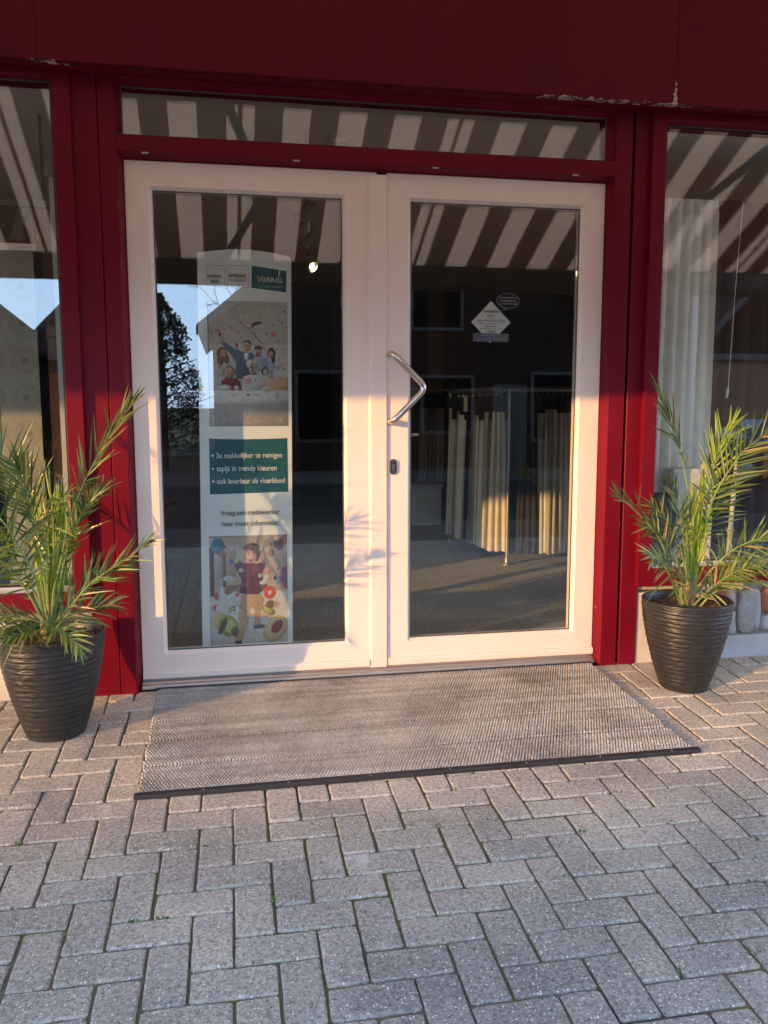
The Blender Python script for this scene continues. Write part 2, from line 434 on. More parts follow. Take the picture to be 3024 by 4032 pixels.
M['wood'] = mat("ochre_wood_panel", (0.42, 0.24, 0.085), 0.6, 0.18, 8, stretch=(1, 1, 0.1))
M['wooddark'] = mat("dark_brown_board", (0.12, 0.055, 0.03), 0.6, 0.18, 8, stretch=(1, 1, 0.1))
M['ceiling'] = mat("dull_ceiling", (0.70, 0.66, 0.60), 0.9, 0.06, 3)
M['concrete_cream'] = mat("cream_concrete", (0.52, 0.46, 0.37), 0.85, 0.16, 9, 0.35, 130)
M['concrete_grey'] = mat("grey_concrete_plinth", (0.46, 0.46, 0.45), 0.85, 0.14, 7, 0.35, 110)
M['stone'] = mat("grey_rubble_stone", (0.40, 0.385, 0.36), 0.9, 0.3, 14, 0.8, 60)
M['stone_warm'] = mat("tan_rubble_stone", (0.46, 0.38, 0.28), 0.9, 0.3, 14, 0.8, 60)
M['brickred'] = mat("red_brick_stone", (0.40, 0.15, 0.085), 0.9, 0.25, 20, 0.6, 80)
M['mortar'] = mat("mortar", (0.30, 0.25, 0.20), 0.95, 0.35, 30, 0.9, 120)
M['soil'] = mat("potting_soil", (0.11, 0.06, 0.035), 0.95, 0.75, 85, 1.0, 120)
M['pot'] = mat("charcoal_plastic", (0.020, 0.019, 0.018), 0.38, 0.35, 22, 0.7, 40, stretch=(1, 1, 3.6))
M['leaf'] = mat_leaf("palm_leaf", (0.040, 0.078, 0.018), (0.105, 0.16, 0.036), (0.34, 0.37, 0.11), (0.40, 0.27, 0.12))
M['spear'] = mat_leaf("young_palm_leaf", (0.19, 0.29, 0.03), (0.34, 0.45, 0.05), (0.55, 0.55, 0.12))
M['rachis'] = mat("palm_stalk", (0.19, 0.27, 0.075), 0.5, 0.25, 25)
M['fibre'] = mat("palm_base_fibre", (0.34, 0.20, 0.10), 0.85, 0.4, 45, 0.6, 90)
M['poster'] = mat("poster_paper", (0.74, 0.77, 0.74), 0.55, 0.03, 2)
M['ink'] = mat_color_attr("poster_ink", 0.5)
M['fabric_w'] = mat("white_voile", (0.80, 0.78, 0.71), 0.95, 0.08, 8)
M['fabric_c'] = mat("cream_fabric", (0.66, 0.61, 0.51), 0.95, 0.1, 8)
M['fabric_g'] = mat("grey_green_fabric", (0.34, 0.35, 0.31), 0.95, 0.1, 8)
M['fabric_b'] = mat("dark_fabric", (0.030, 0.028, 0.028), 0.95, 0.2, 8)
M['fabric_t'] = mat("taupe_fabric", (0.26, 0.18, 0.14), 0.95, 0.12, 8)
M['fabric_br'] = mat("dark_brown_fabric", (0.07, 0.040, 0.036), 0.95, 0.12, 8)
M['lace'] = mat_lace()
M['fabric_p'] = mat("pale_grey_fabric", (0.50, 0.50, 0.47), 0.95, 0.1, 8)
M['fabric_s'] = mat("sand_fabric", (0.42, 0.37, 0.30), 0.95, 0.12, 8)
M['box'] = mat("white_cardboard", (0.62, 0.62, 0.60), 0.7, 0.05)
M['cushion'] = mat("dark_grey_upholstery", (0.055, 0.062, 0.072), 0.9, 0.15, 30, 0.4, 200)
M['lamp_on'] = mat_emit("lamp_glow", (1.0, 0.78, 0.42), 6.0)
M['asphalt'] = mat("asphalt", (0.045, 0.044, 0.042), 0.95, 0.2, 12, 0.4, 120, spec=0.05)
M['pave2'] = mat("far_pavement", (0.12, 0.112, 0.10), 0.95, 0.15, 6, 0.3, 60, spec=0.05)
M['ground'] = mat("ground_soil_grass", (0.075, 0.085, 0.035), 0.95, 0.35, 0.8)
M['hbrick'] = mat_brick("house_brick", (0.040, 0.020, 0.013), (0.030, 0.016, 0.011), (0.045, 0.038, 0.03))
M['hbrick2'] = mat_brick("orange_house_brick", (0.34, 0.17, 0.09), (0.28, 0.14, 0.075), (0.25, 0.21, 0.17))
M['tile'] = mat("roof_tiles", (0.05, 0.038, 0.034), 0.9, 0.25, 12, 0.6, 14, spec=0.05)
M['verge'] = mat("pale_verge_board", (0.15, 0.14, 0.125), 0.95, 0.06, spec=0.0)
M['framewhite'] = mat("pale_window_frame", (0.045, 0.038, 0.03), 0.5, 0.05)
M['hglass'] = mat("dark_house_window", (0.010, 0.009, 0.009), 0.9, 0.2, 2, spec=0.0)
M['bark'] = mat("bark", (0.085, 0.068, 0.05), 0.9, 0.3, 15, 0.7, 40)
M['needles'] = mat_leaf("evergreen_leaf", (0.030, 0.028, 0.012), (0.055, 0.048, 0.020), (0.095, 0.085, 0.035))
M['weed'] = mat_leaf("weed_leaf", (0.05, 0.10, 0.02), (0.10, 0.19, 0.04), (0.2, 0.28, 0.08))
M['carpaint'] = mat("black_car_paint", (0.020, 0.022, 0.027), 0.25, 0.1, 3, coat=0.8)
M['carglass'] = mat("car_glass", (0.30, 0.40, 0.55), 0.05, 0.1, 2, metal=0.75, spec=1.0)
M['tyre'] = mat("tyre_rubber", (0.02, 0.02, 0.02), 0.85, 0.2)
M['rim'] = mat("alloy_rim", (0.5, 0.5, 0.52), 0.3, 0.05, metal=1.0)
M['headlamp'] = mat("clear_headlamp", (0.6, 0.62, 0.65), 0.1, 0.05)
M['lamppost'] = mat("galvanised_pole", (0.42, 0.40, 0.37), 0.5, 0.1)
M['rug'] = mat("pale_grey_rug", (0.40, 0.41, 0.42), 0.95, 0.12, 40)
M['paper'] = mat("sticker_white", (0.60, 0.58, 0.55), 0.6, 0.03)

# ------------------------------------------------------------------ mesh helpers
class MB:
    """Collects faces, then links them as ONE mesh object."""
    def __init__(s): s.v = []; s.f = []; s.m = []; s.t = []; s.c = []
    def add(s, verts, faces, mi=0, tint=None, col=None):
        o = len(s.v); s.v.extend([tuple(q) for q in verts])
        for f in faces:
            s.f.append([o + i for i in f]); s.m.append(mi); s.t.append(tint if tint is not None else 0.5); s.c.append(col or (0.5, 0.5, 0.5))
    def box(s, x0, x1, y0, y1, z0, z1, mi=0, bev=0.0):
        if bev <= 0:
            v = [(x, y, z) for z in (z0, z1) for y in (y0, y1) for x in (x0, x1)]
            s.add(v, [(0, 2, 3, 1), (4, 5, 7, 6), (0, 1, 5, 4), (2, 6, 7, 3), (0, 4, 6, 2), (1, 3, 7, 5)], mi); return
        bm = bmesh.new()
        bmesh.ops.create_cube(bm, size=1.0)
        for q in bm.verts: q.co = Vector(((x0 + x1) / 2 + q.co.x * (x1 - x0), (y0 + y1) / 2 + q.co.y * (y1 - y0), (z0 + z1) / 2 + q.co.z * (z1 - z0)))
        bmesh.ops.bevel(bm, geom=bm.edges[:], offset=bev, segments=2, affect='EDGES', profile=0.6)
        s.addbm(bm, mi)
    def addbm(s, bm, mi=0, mtx=None):
        bm.verts.index_update()
        vs = [(mtx @ q.co) if mtx else q.co.copy() for q in bm.verts]
        s.add(vs, [[q.index for q in f.verts] for f in bm.faces], mi)
        bm.free()
    def tube(s, pts, rad, n=10, mi=0, cap=True, tint=None):
        pts = [Vector(p) for p in pts]
        if not hasattr(rad, '__len__'): rad = [rad] * len(pts)
        rings = []; prev = None
        for i, p in enumerate(pts):
            t = (pts[min(i + 1, len(pts) - 1)] - pts[max(i - 1, 0)]).normalized()
            if prev is None:
                a = Vector((0, 0, 1)) if abs(t.z) < 0.9 else Vector((1, 0, 0))
                nrm = t.cross(a).normalized()
            else:
                nrm = (prev - t * prev.dot(t)).normalized()
            prev = nrm; bn = t.cross(nrm)
            rings.append([p + (nrm * math.cos(k * 2 * math.pi / n) + bn * math.sin(k * 2 * math.pi / n)) * rad[i] for k in range(n)])
        v = [q for r in rings for q in r]; f = []
        for i in range(len(rings) - 1):
            for k in range(n):
                k2 = (k + 1) % n
                f.append((i * n + k, i * n + k2, (i + 1) * n + k2, (i + 1) * n + k))
        if cap: f.append(tuple(range(n))[::-1]); f.append(tuple((len(rings) - 1) * n + k for k in range(n)))
        s.add(v, f, mi, tint)
    def lathe(s, prof, cx, cy, n=48, mi=0, cap0=False, cap1=False):
        v = []; f = []
        for r, z in prof:
            for k in range(n):
                a = 2 * math.pi * k / n; v.append((cx + r * math.cos(a), cy + r * math.sin(a), z))
        for i in range(len(prof) - 1):
            for k in range(n):
                k2 = (k + 1) % n; f.append((i * n + k, i * n + k2, (i + 1) * n + k2, (i + 1) * n + k))
        if cap0: f.append(tuple(range(n))[::-1])
        if cap1: f.append(tuple((len(prof) - 1) * n + k for k in range(n)))
        s.add(v, f, mi)
    def prism(s, poly, axis, a0, a1, mi=0):
        """poly in the two other axes (cyclic order), swept along axis."""
        n = len(poly)
        def p(q, a):
            if axis == 'x': return (a, q[0], q[1])
            if axis == 'y': return (q[0], a, q[1])
            return (q[0], q[1], a)
        v = [p(q, a0) for q in poly] + [p(q, a1) for q in poly]
        f = [tuple(range(n))[::-1], tuple(range(n, 2 * n))] + [(i, (i + 1) % n, n + (i + 1) % n, n + i) for i in range(n)]
        s.add(v, f, mi)
    def loops(s, ls, mi=0, close=False):
        """bridge consecutive closed loops"""
        n = len(ls[0]); v = [q for l in ls for q in l]; f = []
        for i in range(len(ls) - 1):
            for k in range(n):
                k2 = (k + 1) % n; f.append((i * n + k, i * n + k2, (i + 1) * n + k2, (i + 1) * n + k))
        s.add(v, f, mi)
    def build(s, name, mats, parent=None, smooth=False, tint=False, ink=False, fix=True, angle=None):
        me = bpy.data.meshes.new(name)
        me.from_pydata(s.v, [], s.f)
        if not isinstance(mats, (list, tuple)): mats = [mats]
        for q in mats: me.materials.append(q)
        me.polygons.foreach_set('material_index', s.m)
        if tint:
            a = me.attributes.new('tint', 'FLOAT', 'FACE'); a.data.foreach_set('value', s.t)
        if ink:
            a = me.attributes.new('ink', 'FLOAT_COLOR', 'FACE'); a.data.foreach_set('color', [x for c in s.c for x in (*c, 1.0)])
        me.update()
        if fix:
            bm = bmesh.new(); bm.from_mesh(me); bmesh.ops.recalc_face_normals(bm, faces=bm.faces); bm.to_mesh(me); bm.free()
        if smooth: me.polygons.foreach_set('use_smooth', [True] * len(me.polygons))
        if angle: me.set_sharp_from_angle(angle=math.radians(angle))
        o = bpy.data.objects.new(name, me); COL.objects.link(o)
        if parent is not None: o.parent = parent; o.matrix_parent_inverse = parent.matrix_basis.inverted()
        return o

def tag(o, label, cat, group=None, kind=None):
    if label: o['label'] = label
    if cat: o['category'] = cat
    if group: o['group'] = group
    if kind: o['kind'] = kind
    return o

def thing(name, label, cat, loc=(0, 0, 0), group=None):
    o = bpy.data.objects.new(name, None); COL.objects.link(o); o.location = loc
    o.empty_display_size = 0.1
    bpy.context.view_layer.update()
    return tag(o, label, cat, group)

def copy_tree(o, parent=None):
    c = o.copy(); COL.objects.link(c)
    if parent is not None: c.parent = parent
    for ch in list(o.children): copy_tree(ch, c)
    return c

def frame_loops(mb, x0, x1, z0, z1, l, r, t, b, yf, yb, bead=0.012, bdep=0.018, rnd=0.004, mi=0):
    """A mitred frame: outer edge, rounded front arris, flat face, sloping bead, back."""
    def L(ix0, ix1, iz0, iz1, y): return [(x0 + ix0, y, z0 + iz0), (x1 - ix1, y, z0 + iz0), (x1 - ix1, y, z1 - iz1), (x0 + ix0, y, z1 - iz1)]
    c = rnd
    mb.loops([L(0, 0, 0, 0, yb), L(0, 0, 0, 0, yf + c), L(c * .3, c * .3, c * .3, c * .3, yf + c * .3), L(c, c, c, c, yf),
              L(l - c * .6, r - c * .6, b - c * .6, t - c * .6, yf), L(l, r, b, t, yf + c * .6),
              L(l + bead, r + bead, b + bead, t + bead, yf + bdep), L(l + bead, r + bead, b + bead, t + bead, yb), L(0, 0, 0, 0, yb)], mi)

# text ----------------------------------------------------------------
def text_mesh(mb, txt, x, z, y, size, align='LEFT', col=(0, 0, 0), width=None, bold=0.0, shear=0.0, spacing=1.0):
    cu = bpy.data.curves.new("txt", 'FONT')
    cu.body = txt; cu.size = 1.0; cu.align_x = 'LEFT'; cu.resolution_u = 3; cu.offset = bold; cu.shear = shear; cu.space_character = spacing
    ob = bpy.data.objects.new("txt", cu); COL.objects.link(ob)
    bpy.context.view_layer.update()
    dg = bpy.context.evaluated_depsgraph_get()
    me = bpy.data.meshes.new_from_object(ob.evaluated_get(dg))
    vs = [v.co.copy() for v in me.vertices]; fs = [tuple(p.vertices) for p in me.polygons]
    bpy.data.objects.remove(ob); bpy.data.curves.remove(cu); bpy.data.meshes.remove(me)
    if not vs: return
    w0 = min(v.x for v in vs); w1 = max(v.x for v in vs)
    sx = size if width is None else width / (w1 - w0)
    sz = size
    off = -w0 * sx
    if align == 'CENTER': off -= (w1 - w0) * sx / 2
    mb.add([(x + off + v.x * sx, y, z + v.y * sz) for v in vs], fs, 0, None, col)

rng = random.Random(7)

# ------------------------------------------------------------------ ground
def gz(y):
    return K * y if y > -6.0 else K * -6.0
mb = MB()
G = 900
mb.add([(-G, -G, -0.335 - 0.05), (G, -G, -0.335 - 0.05), (G, G, -0.335 - 0.05), (-G, G, -0.335 - 0.05)], [(0, 1, 2, 3)])
tag(mb.build("ground", M['ground'], fix=False), "open ground under the street and gardens", "ground", kind='structure')
mb = MB()
mb.add([(-40, -6.0, gz(-6) - .0075), (40, -6.0, gz(-6) - .0075), (40, 0.0, -.0075), (-40, 0.0, -.0075)], [(0, 1, 2, 3)])
tag(mb.build("joint_bed", M['joint'], fix=False), "dark sand and moss filling the joints between the pavers", "joint sand", kind='structure')
mb = MB()
mb.add([(-60, -14.2, -.375), (60, -14.2, -.375), (60, -7.6, -.375), (-60, -7.6, -.375)], [(0, 1, 2, 3)])
tag(mb.build("road", M['asphalt'], fix=False), "grey asphalt street in front of the shop", "road", kind='structure')
mb = MB()
mb.box(-60, 60, -7.6, -6.0, -.5, gz(-6) - .005)
mb.box(-60, 60, -17.0, -14.2, -.5, -.31)
tag(mb.build("pavement", M['pave2']), "footpaths along both sides of the street", "footpath", kind='structure')

# herringbone pavers, laid one by one into a single surface
U = 0.111
GX, GY, GA = 0.2830, -2.026, -0.010
mb = MB()
ca, sa = math.cos(GA), math.sin(GA)
MAT = (0.068, 2.205, -1.035, -0.03)           # the door mat covers this
def paver(cx, cy, hx, hy):
    j = 0.0032
    hx -= j + abs(rng.gauss(0, .0011)); hy -= j + abs(rng.gauss(0, .0011))
    th = rng.gauss(0, 0.006); cx += rng.gauss(0, .0008); cy += rng.gauss(0, .0008)
    dz = rng.gauss(0, .0011); tx = rng.gauss(0, .006); ty = rng.gauss(0, .006)
    per = []
    cr = 0.006
    nx, ny = (5, 3) if hx > hy else (3, 5)
    for i in range(nx): per.append((-hx + cr + (2 * hx - 2 * cr) * i / (nx - 1), -hy))
    for i in range(ny): per.append((hx, -hy + cr + (2 * hy - 2 * cr) * i / (ny - 1)))
    for i in range(nx): per.append((hx - cr - (2 * hx - 2 * cr) * i / (nx - 1), hy))
    for i in range(ny): per.append((-hx, hy - cr - (2 * hy - 2 * cr) * i / (ny - 1)))
    n = len(per)
    def place(px, py, pz):
        rx, ry = px * math.cos(th) - py * math.sin(th), px * math.sin(th) + py * math.cos(th)
        X = cx + rx; Y = cy + ry
        wx = GX + ca * X - sa * Y; wy = GY + sa * X + ca * Y
        return (wx, wy, K * wy + dz + tx * px + ty * py + pz)
    outer = []; inner = []; low = []
    for (px, py) in per:
        jx, jy = rng.gauss(0, .0009), rng.gauss(0, .0009)
        outer.append(place(px + jx, py + jy, -.0030 - abs(rng.gauss(0, .0012))))
        k = 1 - (.0038 + abs(rng.gauss(0, .0018))) / max(hx, hy); k2 = 1 - (.0038 + abs(rng.gauss(0, .0018))) / min(hx, hy)
        kx, ky = (k, k2) if hx > hy else (k2, k)
        inner.append(place(px * kx + jx, py * ky + jy, 0)); low.append(place(px, py, -.03))
    t = min(1, max(0, rng.gauss(.5, .15)))
    mb.add(low + outer + inner, [tuple(range(2 * n, 3 * n))] + [(i, (i + 1) % n, n + (i + 1) % n, n + i) for i in range(n)] + [(n + i, n + (i + 1) % n, 2 * n + (i + 1) % n, 2 * n + i) for i in range(n)], 0, t)
for i in range(-42, 62):
    for j_ in range(-40, 24):
        t = (i - j_) % 4
        if t == 0: cx, cy, hx, hy = (i + 1) * U, (j_ + .5) * U, U, U / 2
        elif t == 3: cx, cy, hx, hy = (i + .5) * U, (j_ + 1) * U, U / 2, U
        else: continue
        wx, wy = GX + ca * cx - sa * cy, GY + sa * cx + ca * cy
        if wy > -0.10 and not (-0.02 < wx < 2.25): 
            if wy > .02: continue
        if wy > 0.045 or wy < -5.95 or wx < -4.0 or wx > 6.5: continue
        if MAT[0] + .2 < wx < MAT[1] - .2 and MAT[2] + .2 < wy < MAT[3]: continue
        paver(cx, cy, hx, hy)
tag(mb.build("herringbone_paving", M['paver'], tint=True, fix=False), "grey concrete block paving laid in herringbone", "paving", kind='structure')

# weeds in the joints
mb = MB()
wspots = [(i, j_) for i in range(-14, 34) for j_ in range(-9, 10)]
for (i, j_) in wspots:
    if rng.random() > 0.15: continue
    ax = rng.random() < .5
    X = (i + (0 if ax else rng.random())) * U; Y = (j_ + (rng.random() if ax else 0)) * U
    wx, wy = GX + ca * X - sa * Y, GY + sa * X + ca * Y
    if MAT[0] - .02 < wx < MAT[1] + .02 and wy > MAT[2] - .02: continue
    if wy > -.75: continue
    for k in range(rng.randint(4, 16)):
        bx, by = wx + rng.gauss(0, .004 if ax else .012), wy + rng.gauss(0, .012 if ax else .004)
        a = rng.uniform(0, 6.28); ln = rng.uniform(.004, .011); w = rng.uniform(.0022, .0045); h = rng.uniform(.002, .010)
        d = Vector((math.cos(a), math.sin(a), 0)); p = Vector((-d.y, d.x, 0)); b0 = Vector((bx, by, K * by - .004))
        mb.add([b0, b0 + d * ln * .5 + p * w + Vector((0, 0, h)), b0 + d * ln + Vector((0, 0, h * 1.1)), b0 + d * ln * .5 - p * w + Vector((0, 0, h))], [(0, 1, 2, 3)], 0, rng.random())
tag(mb.build("joint_weeds", M['weed'], tint=True, fix=False), "tiny green weeds sprouting from the paving joints", "weeds", kind='stuff')

# ------------------------------------------------------------------ shop front
shop = thing("shop_front", "dark red shop front with white double doors, two display windows and a deep fascia", "shop", (0, 0, 0))
PY, WY = -0.055, -0.085            # front planes of posts / window frames

# fascia panels
mb = MB()
FZ = 2.672
for (a, b_) in ((-6.0, -0.2952), (-0.2938, 2.4612), (2.4628, 7.0)):
    mb.box(a, b_, -0.20, -0.155, FZ, 4.05, 0, .002)
mb.box(-6, 7, -0.153, -0.03, FZ + .012, FZ + .04, 1)
mb.build("fascia", [M['fascia'], M['red']], shop)

# upper wall, side walls, roof and back of the building
mb = MB()
mb.box(-6.0, 7.0, -0.02, 0.25, 2.74, 4.9)
mb.box(-6.0, -2.30, -0.02, 0.25, -.1, 2.74)
mb.box(4.60, 7.0, -0.02, 0.25, -.1, 2.74)
mb.box(-6.0, -5.75, 0.25, 9.0, -.1, 4.9); mb.box(6.75, 7.0, 0.25, 9.0, -.1, 4.9); mb.box(-6, 7, 9.0, 9.25, -.1, 4.9)
mb.build("wall", M['wallin'], shop)
mb = MB(); mb.box(-6.1, 7.1, -.05, 9.4, 4.9, 5.0); mb.build("roof", M['tile'], shop)
mb = MB(); mb.box(-5.74, 6.74, 0.26, 8.99, 2.80, 2.86); mb.build("ceiling", M['ceiling'], shop)
mb = MB(); mb.box(-5.74, 6.74, 0.07, 8.99, -.05, .045); mb.build("carpet_floor", M['carpet'], shop)

# posts
def post(x0, x1, ix, seams, name="post"):
    """x0..x1 the front face; ix the x where its splayed inner return meets the door plane."""
    m = MB()
    inner_right = ix > x1
    xs = [x0] + seams + [x1]
    for k in range(len(xs) - 1):
        a = xs[k] + (.0012 if k else 0); b_ = xs[k + 1] - (.0012 if k < len(xs) - 2 else 0)
        c = .003
        if inner_right and k == len(xs) - 2:
            poly = [(a, .06), (a, PY + c), (a + c * .4, PY + .0006), (a + c, PY), (b_ - c, PY), (b_, PY + c * .6), (ix, .0), (ix, .06)]
        elif not inner_right and k == 0:
            poly = [(ix, .06), (ix, 0), (a, PY + c * .6), (a + c, PY), (b_ - c, PY), (b_ - c * .4, PY + .0006), (b_, PY + c), (b_, .06)]
        else:
            poly = [(a, .06), (a, PY + c), (a + c * .4, PY + .0006), (a + c, PY), (b_ - c, PY), (b_ - c * .4, PY + .0006), (b_, PY + c), (b_, .06)]
        m.prism(poly, 'z', -.012, 2.725)
    return m
post(-0.205, -0.018, 0.0, [-0.0905]).build("post", M['red'], shop)
m = post(2.2475, 2.333, 2.228, [])
c = .003
m.prism([(2.347, .06), (2.347, PY + c), (2.347 + c, PY), (2.440 - c, PY), (2.44, PY + c), (2.44, .06)], 'z', -.012, 2.725)
m.box(2.334, 2.346, -.012, .05, -.012, 2.725, 1)
m.build("post", [M['red_chip'], M['darkgap']], shop)

# transom window above the doors
mb = MB()
def L4(x0, x1, z0, z1, y): return [(x0, y, z0), (x1, y, z0), (x1, y, z1), (x0, y, z1)]
# rail between doors and transom: face, sloping underside
mb.prism([(.06, 2.456), (-.020, 2.4525), (PY + .003, 2.4505), (PY, 2.4475), (PY, 2.3835), (PY + .003, 2.3805), (.002, 2.3635), (.06, 2.3635)], 'x', -.0165, 2.2465)
# head under the fascia
mb.prism([(.06, 2.655), (-.016, 2.655), (PY + .003, 2.6775), (PY, 2.681), (PY, 2.73), (.06, 2.73)], 'x', -.0165, 2.2465)
mb.prism([(-.0165, .06), (-.0165, PY + .012), (.002, -.016), (.002, .06)], 'z', 2.456, 2.655)
mb.prism([(2.2465, .06), (2.2465, PY + .012), (2.214, -.016), (2.214, .06)], 'z', 2.456, 2.655)
tr = mb.build("transom_window", M['red'], shop)
mb = MB(); mb.loops([L4(.002, 2.214, 2.456, 2.655, -.016), L4(.006, 2.210, 2.461, 2.649, -.0175), L4(.006, 2.210, 2.461, 2.649, -.012)]); mb.build("gasket", M['gasket'], tr)
mb = MB(); mb.box(.004, 2.212, -.0145, .006, 2.458, 2.652); mb.build("pane", M['glass'], tr)
for x in (0.085, 0.728, 1.360, 2.035):
    mb = MB(); mb.box(x, x + .028, PY - .0012, PY + .004, 2.3755, 2.3805, 0); mb.build("drain_cap", M['spacer'], tr)

# side windows
def side_window(x0, x1, ztop, stile_left, stile_right):
    m = MB()
    frame_loops(m, x0, x1, .402, 2.735, stile_left, stile_right, 2.735 - ztop, .092, WY, .06, bead=.008, bdep=.045, rnd=.004)
    o = m.build("window", M['red'], shop)
    gx0, gx1 = x0 + stile_left + .008, x1 - stile_right - .008; gz0, gz1 = .402 + .092 + .008, ztop - .008
    m = MB(); m.loops([L4(gx0, gx1, gz0, gz1, -.0395), L4(gx0 + .006, gx1 - .006, gz0 + .006, gz1 - .006, -.042), L4(gx0 + .006, gx1 - .006, gz0 + .006, gz1 - .006, -.036)]); m.build("gasket", M['gasket'], o)
    m = MB(); m.box(gx0 + .003, gx1 - .003, -.038, -.014, gz0 + .003, gz1 - .003); m.build("pane", M['glass'], o)
    m = MB(); m.prism([(-.083, .4945), (-.052, .503), (-.044, .5125), (-.0405, .5125), (-.0405, .4945)], 'x', gx0, gx1); m.build("glazing_sill", M['spacer'], o)
    return o
side_window(-2.25, -0.1938, 2.655, .072, .072)
side_window(2.42, 4.55, 2.642, .073, .072)

# doors
def leaf(x0, x1, l, r, astragal):
    m = MB()
    frame_loops(m, x0, x1, .046, 2.361, l, r, .106, .1145, 0.0, .062, bead=.0125, bdep=.02)
    if astragal:
        a0, a1, q = 1.070, 1.1555, .014
        m.prism([(a0, .03), (a0, -.001), (a0 + .009, -q + .001), (a0 + .011, -q), (a1 - .003, -q), (a1, -q + .003), (a1, .03)], 'z', .043, 2.347)
    o = m.build("door", M['white'], shop)
    gx0, gx1, gz0, gz1 = x0 + l + .0125, x1 - r - .0125, .046 + .1145 + .0125, 2.361 - .106 - .0125
    m = MB(); m.loops([L4(gx0, gx1, gz0, gz1, .019), L4(gx0 + .005, gx1 - .005, gz0 + .005, gz1 - .005, .017), L4(gx0 + .005, gx1 - .005, gz0 + .005, gz1 - .005, .024)]); m.build("gasket", M['gasket'], o)
    m = MB(); m.box(gx0 + .003, gx1 - .003, .020, .044, gz0 + .003, gz1 - .003); m.build("pane", M['glass'], o)
    m = MB()
    w0, w1 = x0 + .003, (1.069 if astragal else x1 - .002)
    m.prism([(.001, .049), (-.016, .049), (-.018, .052), (-.018, .0745), (-.012, .0815), (.001, .085)], 'x', w0, w1)
    m.build("weatherboard", M['white'], o)
    return o
dl = leaf(.003, 1.112, .1026, .1462, True)
dr = leaf(1.1585, 2.2265, .103, .1057, False)
# mitre lines in the corners of the right leaf's welded frame are part of its look: thin grooves
weld = mat("weld_grey", (0.55, 0.52, 0.5), 0.5, 0.03)
for (x, z, sx, sz) in ((1.1585, 2.361, 1, -1), (2.2265, 2.361, -1, -1), (1.1585, .046, 1, 1), (2.2265, .046, -1, 1)):
    a = Vector((x + sx * .006, -.0006, z + sz * (.04 if sz > 0 else .006))); b_ = Vector((x + sx * .10, -.0006, z + sz * .108))
    d = (b_ - a).normalized(); n_ = Vector((-d.z, 0, d.x)) * .0006
    m = MB(); m.add([a - n_, b_ - n_, b_ + n_, a + n_], [(0, 1, 2, 3)]); m.build("weld_line", weld, dr, fix=False)

# handle: V-shaped stainless pull
hp = [(1.170, .000, 1.547), (1.170, -.030, 1.547), (1.172, -.052, 1.5455), (1.179, -.064, 1.539), (1.190, -.069, 1.529)]
apex = Vector((1.332, -.070, 1.3895))
A = Vector((1.190, -.069, 1.529)); Bq = Vector((1.190, -.069, 1.250))
pts = list(hp)
for t in (.25, .5, .75): pts.append(tuple(A.lerp(apex, t)))
d1 = (apex - A).normalized(); d2 = (Bq - apex).normalized()
p1 = apex - d1 * .042; p2 = apex + d2 * .042
for k in range(9):
    t = k / 8; pts.append(tuple(p1 * (1 - t) ** 2 + apex * 2 * t * (1 - t) + p2 * t * t))
for t in (.25, .5, .75): pts.append(tuple(apex.lerp(Bq, t)))
pts += [(1.190, -.069, 1.250), (1.179, -.064, 1.240), (1.172, -.052, 1.234), (1.170, -.030, 1.232), (1.170, .000, 1.232)]
mb = MB(); mb.tube(pts, .0148, 20)
mb.build("handle", M['steel'], dr, smooth=True, angle=50)
# lock rosette
def stadium(cx, cz, hw, hh, n=10):
    out = []
    for k in range(n + 1): a = math.pi * k / n; out.append((cx + hw * math.cos(a), cz + hh - hw + hw * math.sin(a)))
    for k in range(n + 1): a = math.pi + math.pi * k / n; out.append((cx + hw * math.cos(a), cz - hh + hw + hw * math.sin(a)))
    return out
mb = MB()
s0 = stadium(1.1875, 1.0185, .0175, .0375)
s1 = stadium(1.1875, 1.0185, .0155, .0355)
def pl(s, y): return [(q[0], y, q[1]) for q in s]
mb.loops([pl(s0, 0), pl(s0, -.008), pl(s1, -.011)], 0)
mb.add(pl(s1, -.0109), [tuple(range(len(s1)))], 1)
cyl = [(1.1875 + .0085 * math.cos(a * .2618), 1.024 + .0085 * math.sin(a * .2618)) for a in range(24)]
mb.loops([pl(cyl, -.0105), pl(cyl, -.015)], 0); mb.add(pl(cyl, -.015), [tuple(range(24))], 0)
st = stadium(1.1875, 1.011, .005, .011); mb.loops([pl(st, -.0105), pl(st, -.0142)], 0); mb.add(pl(st, -.0142), [tuple(range(len(st)))], 0)
mb.box(1.1868, 1.1882, -.0156, -.0149, 1.019, 1.029, 1)
for zz in (1.0465, .9925): mb.box(1.182, 1.193, -.0118, -.0108, zz - .002, zz + .002, 0)
mb.build("lock_plate", [M['lock'], M['lockdark']], dr)
# inside lever handle seen through the glass
mb = MB(); mb.tube([(1.222, .062, 1.165), (1.222, .105, 1.165), (1.232, .112, 1.165), (1.335, .112, 1.165)], .0095, 12)
mb.build("inside_lever", M['steel'], dr, smooth=True, angle=50)

# threshold
mb = MB()
mb.prism([(.06, -.03), (.06, .043), (.004, .043), (-.004, .036), (-.012, .034), (-.020, .026), (-.030, .022), (-.034, .016), (-.034, -.03)], 'x', .001, 2.227)
mb.build("threshold", M['alu'], shop)
mb = MB(); mb.box(0, 2.228, -.034, .004, -.03, .006); mb.build("threshold_base", M['darkgap'], shop)

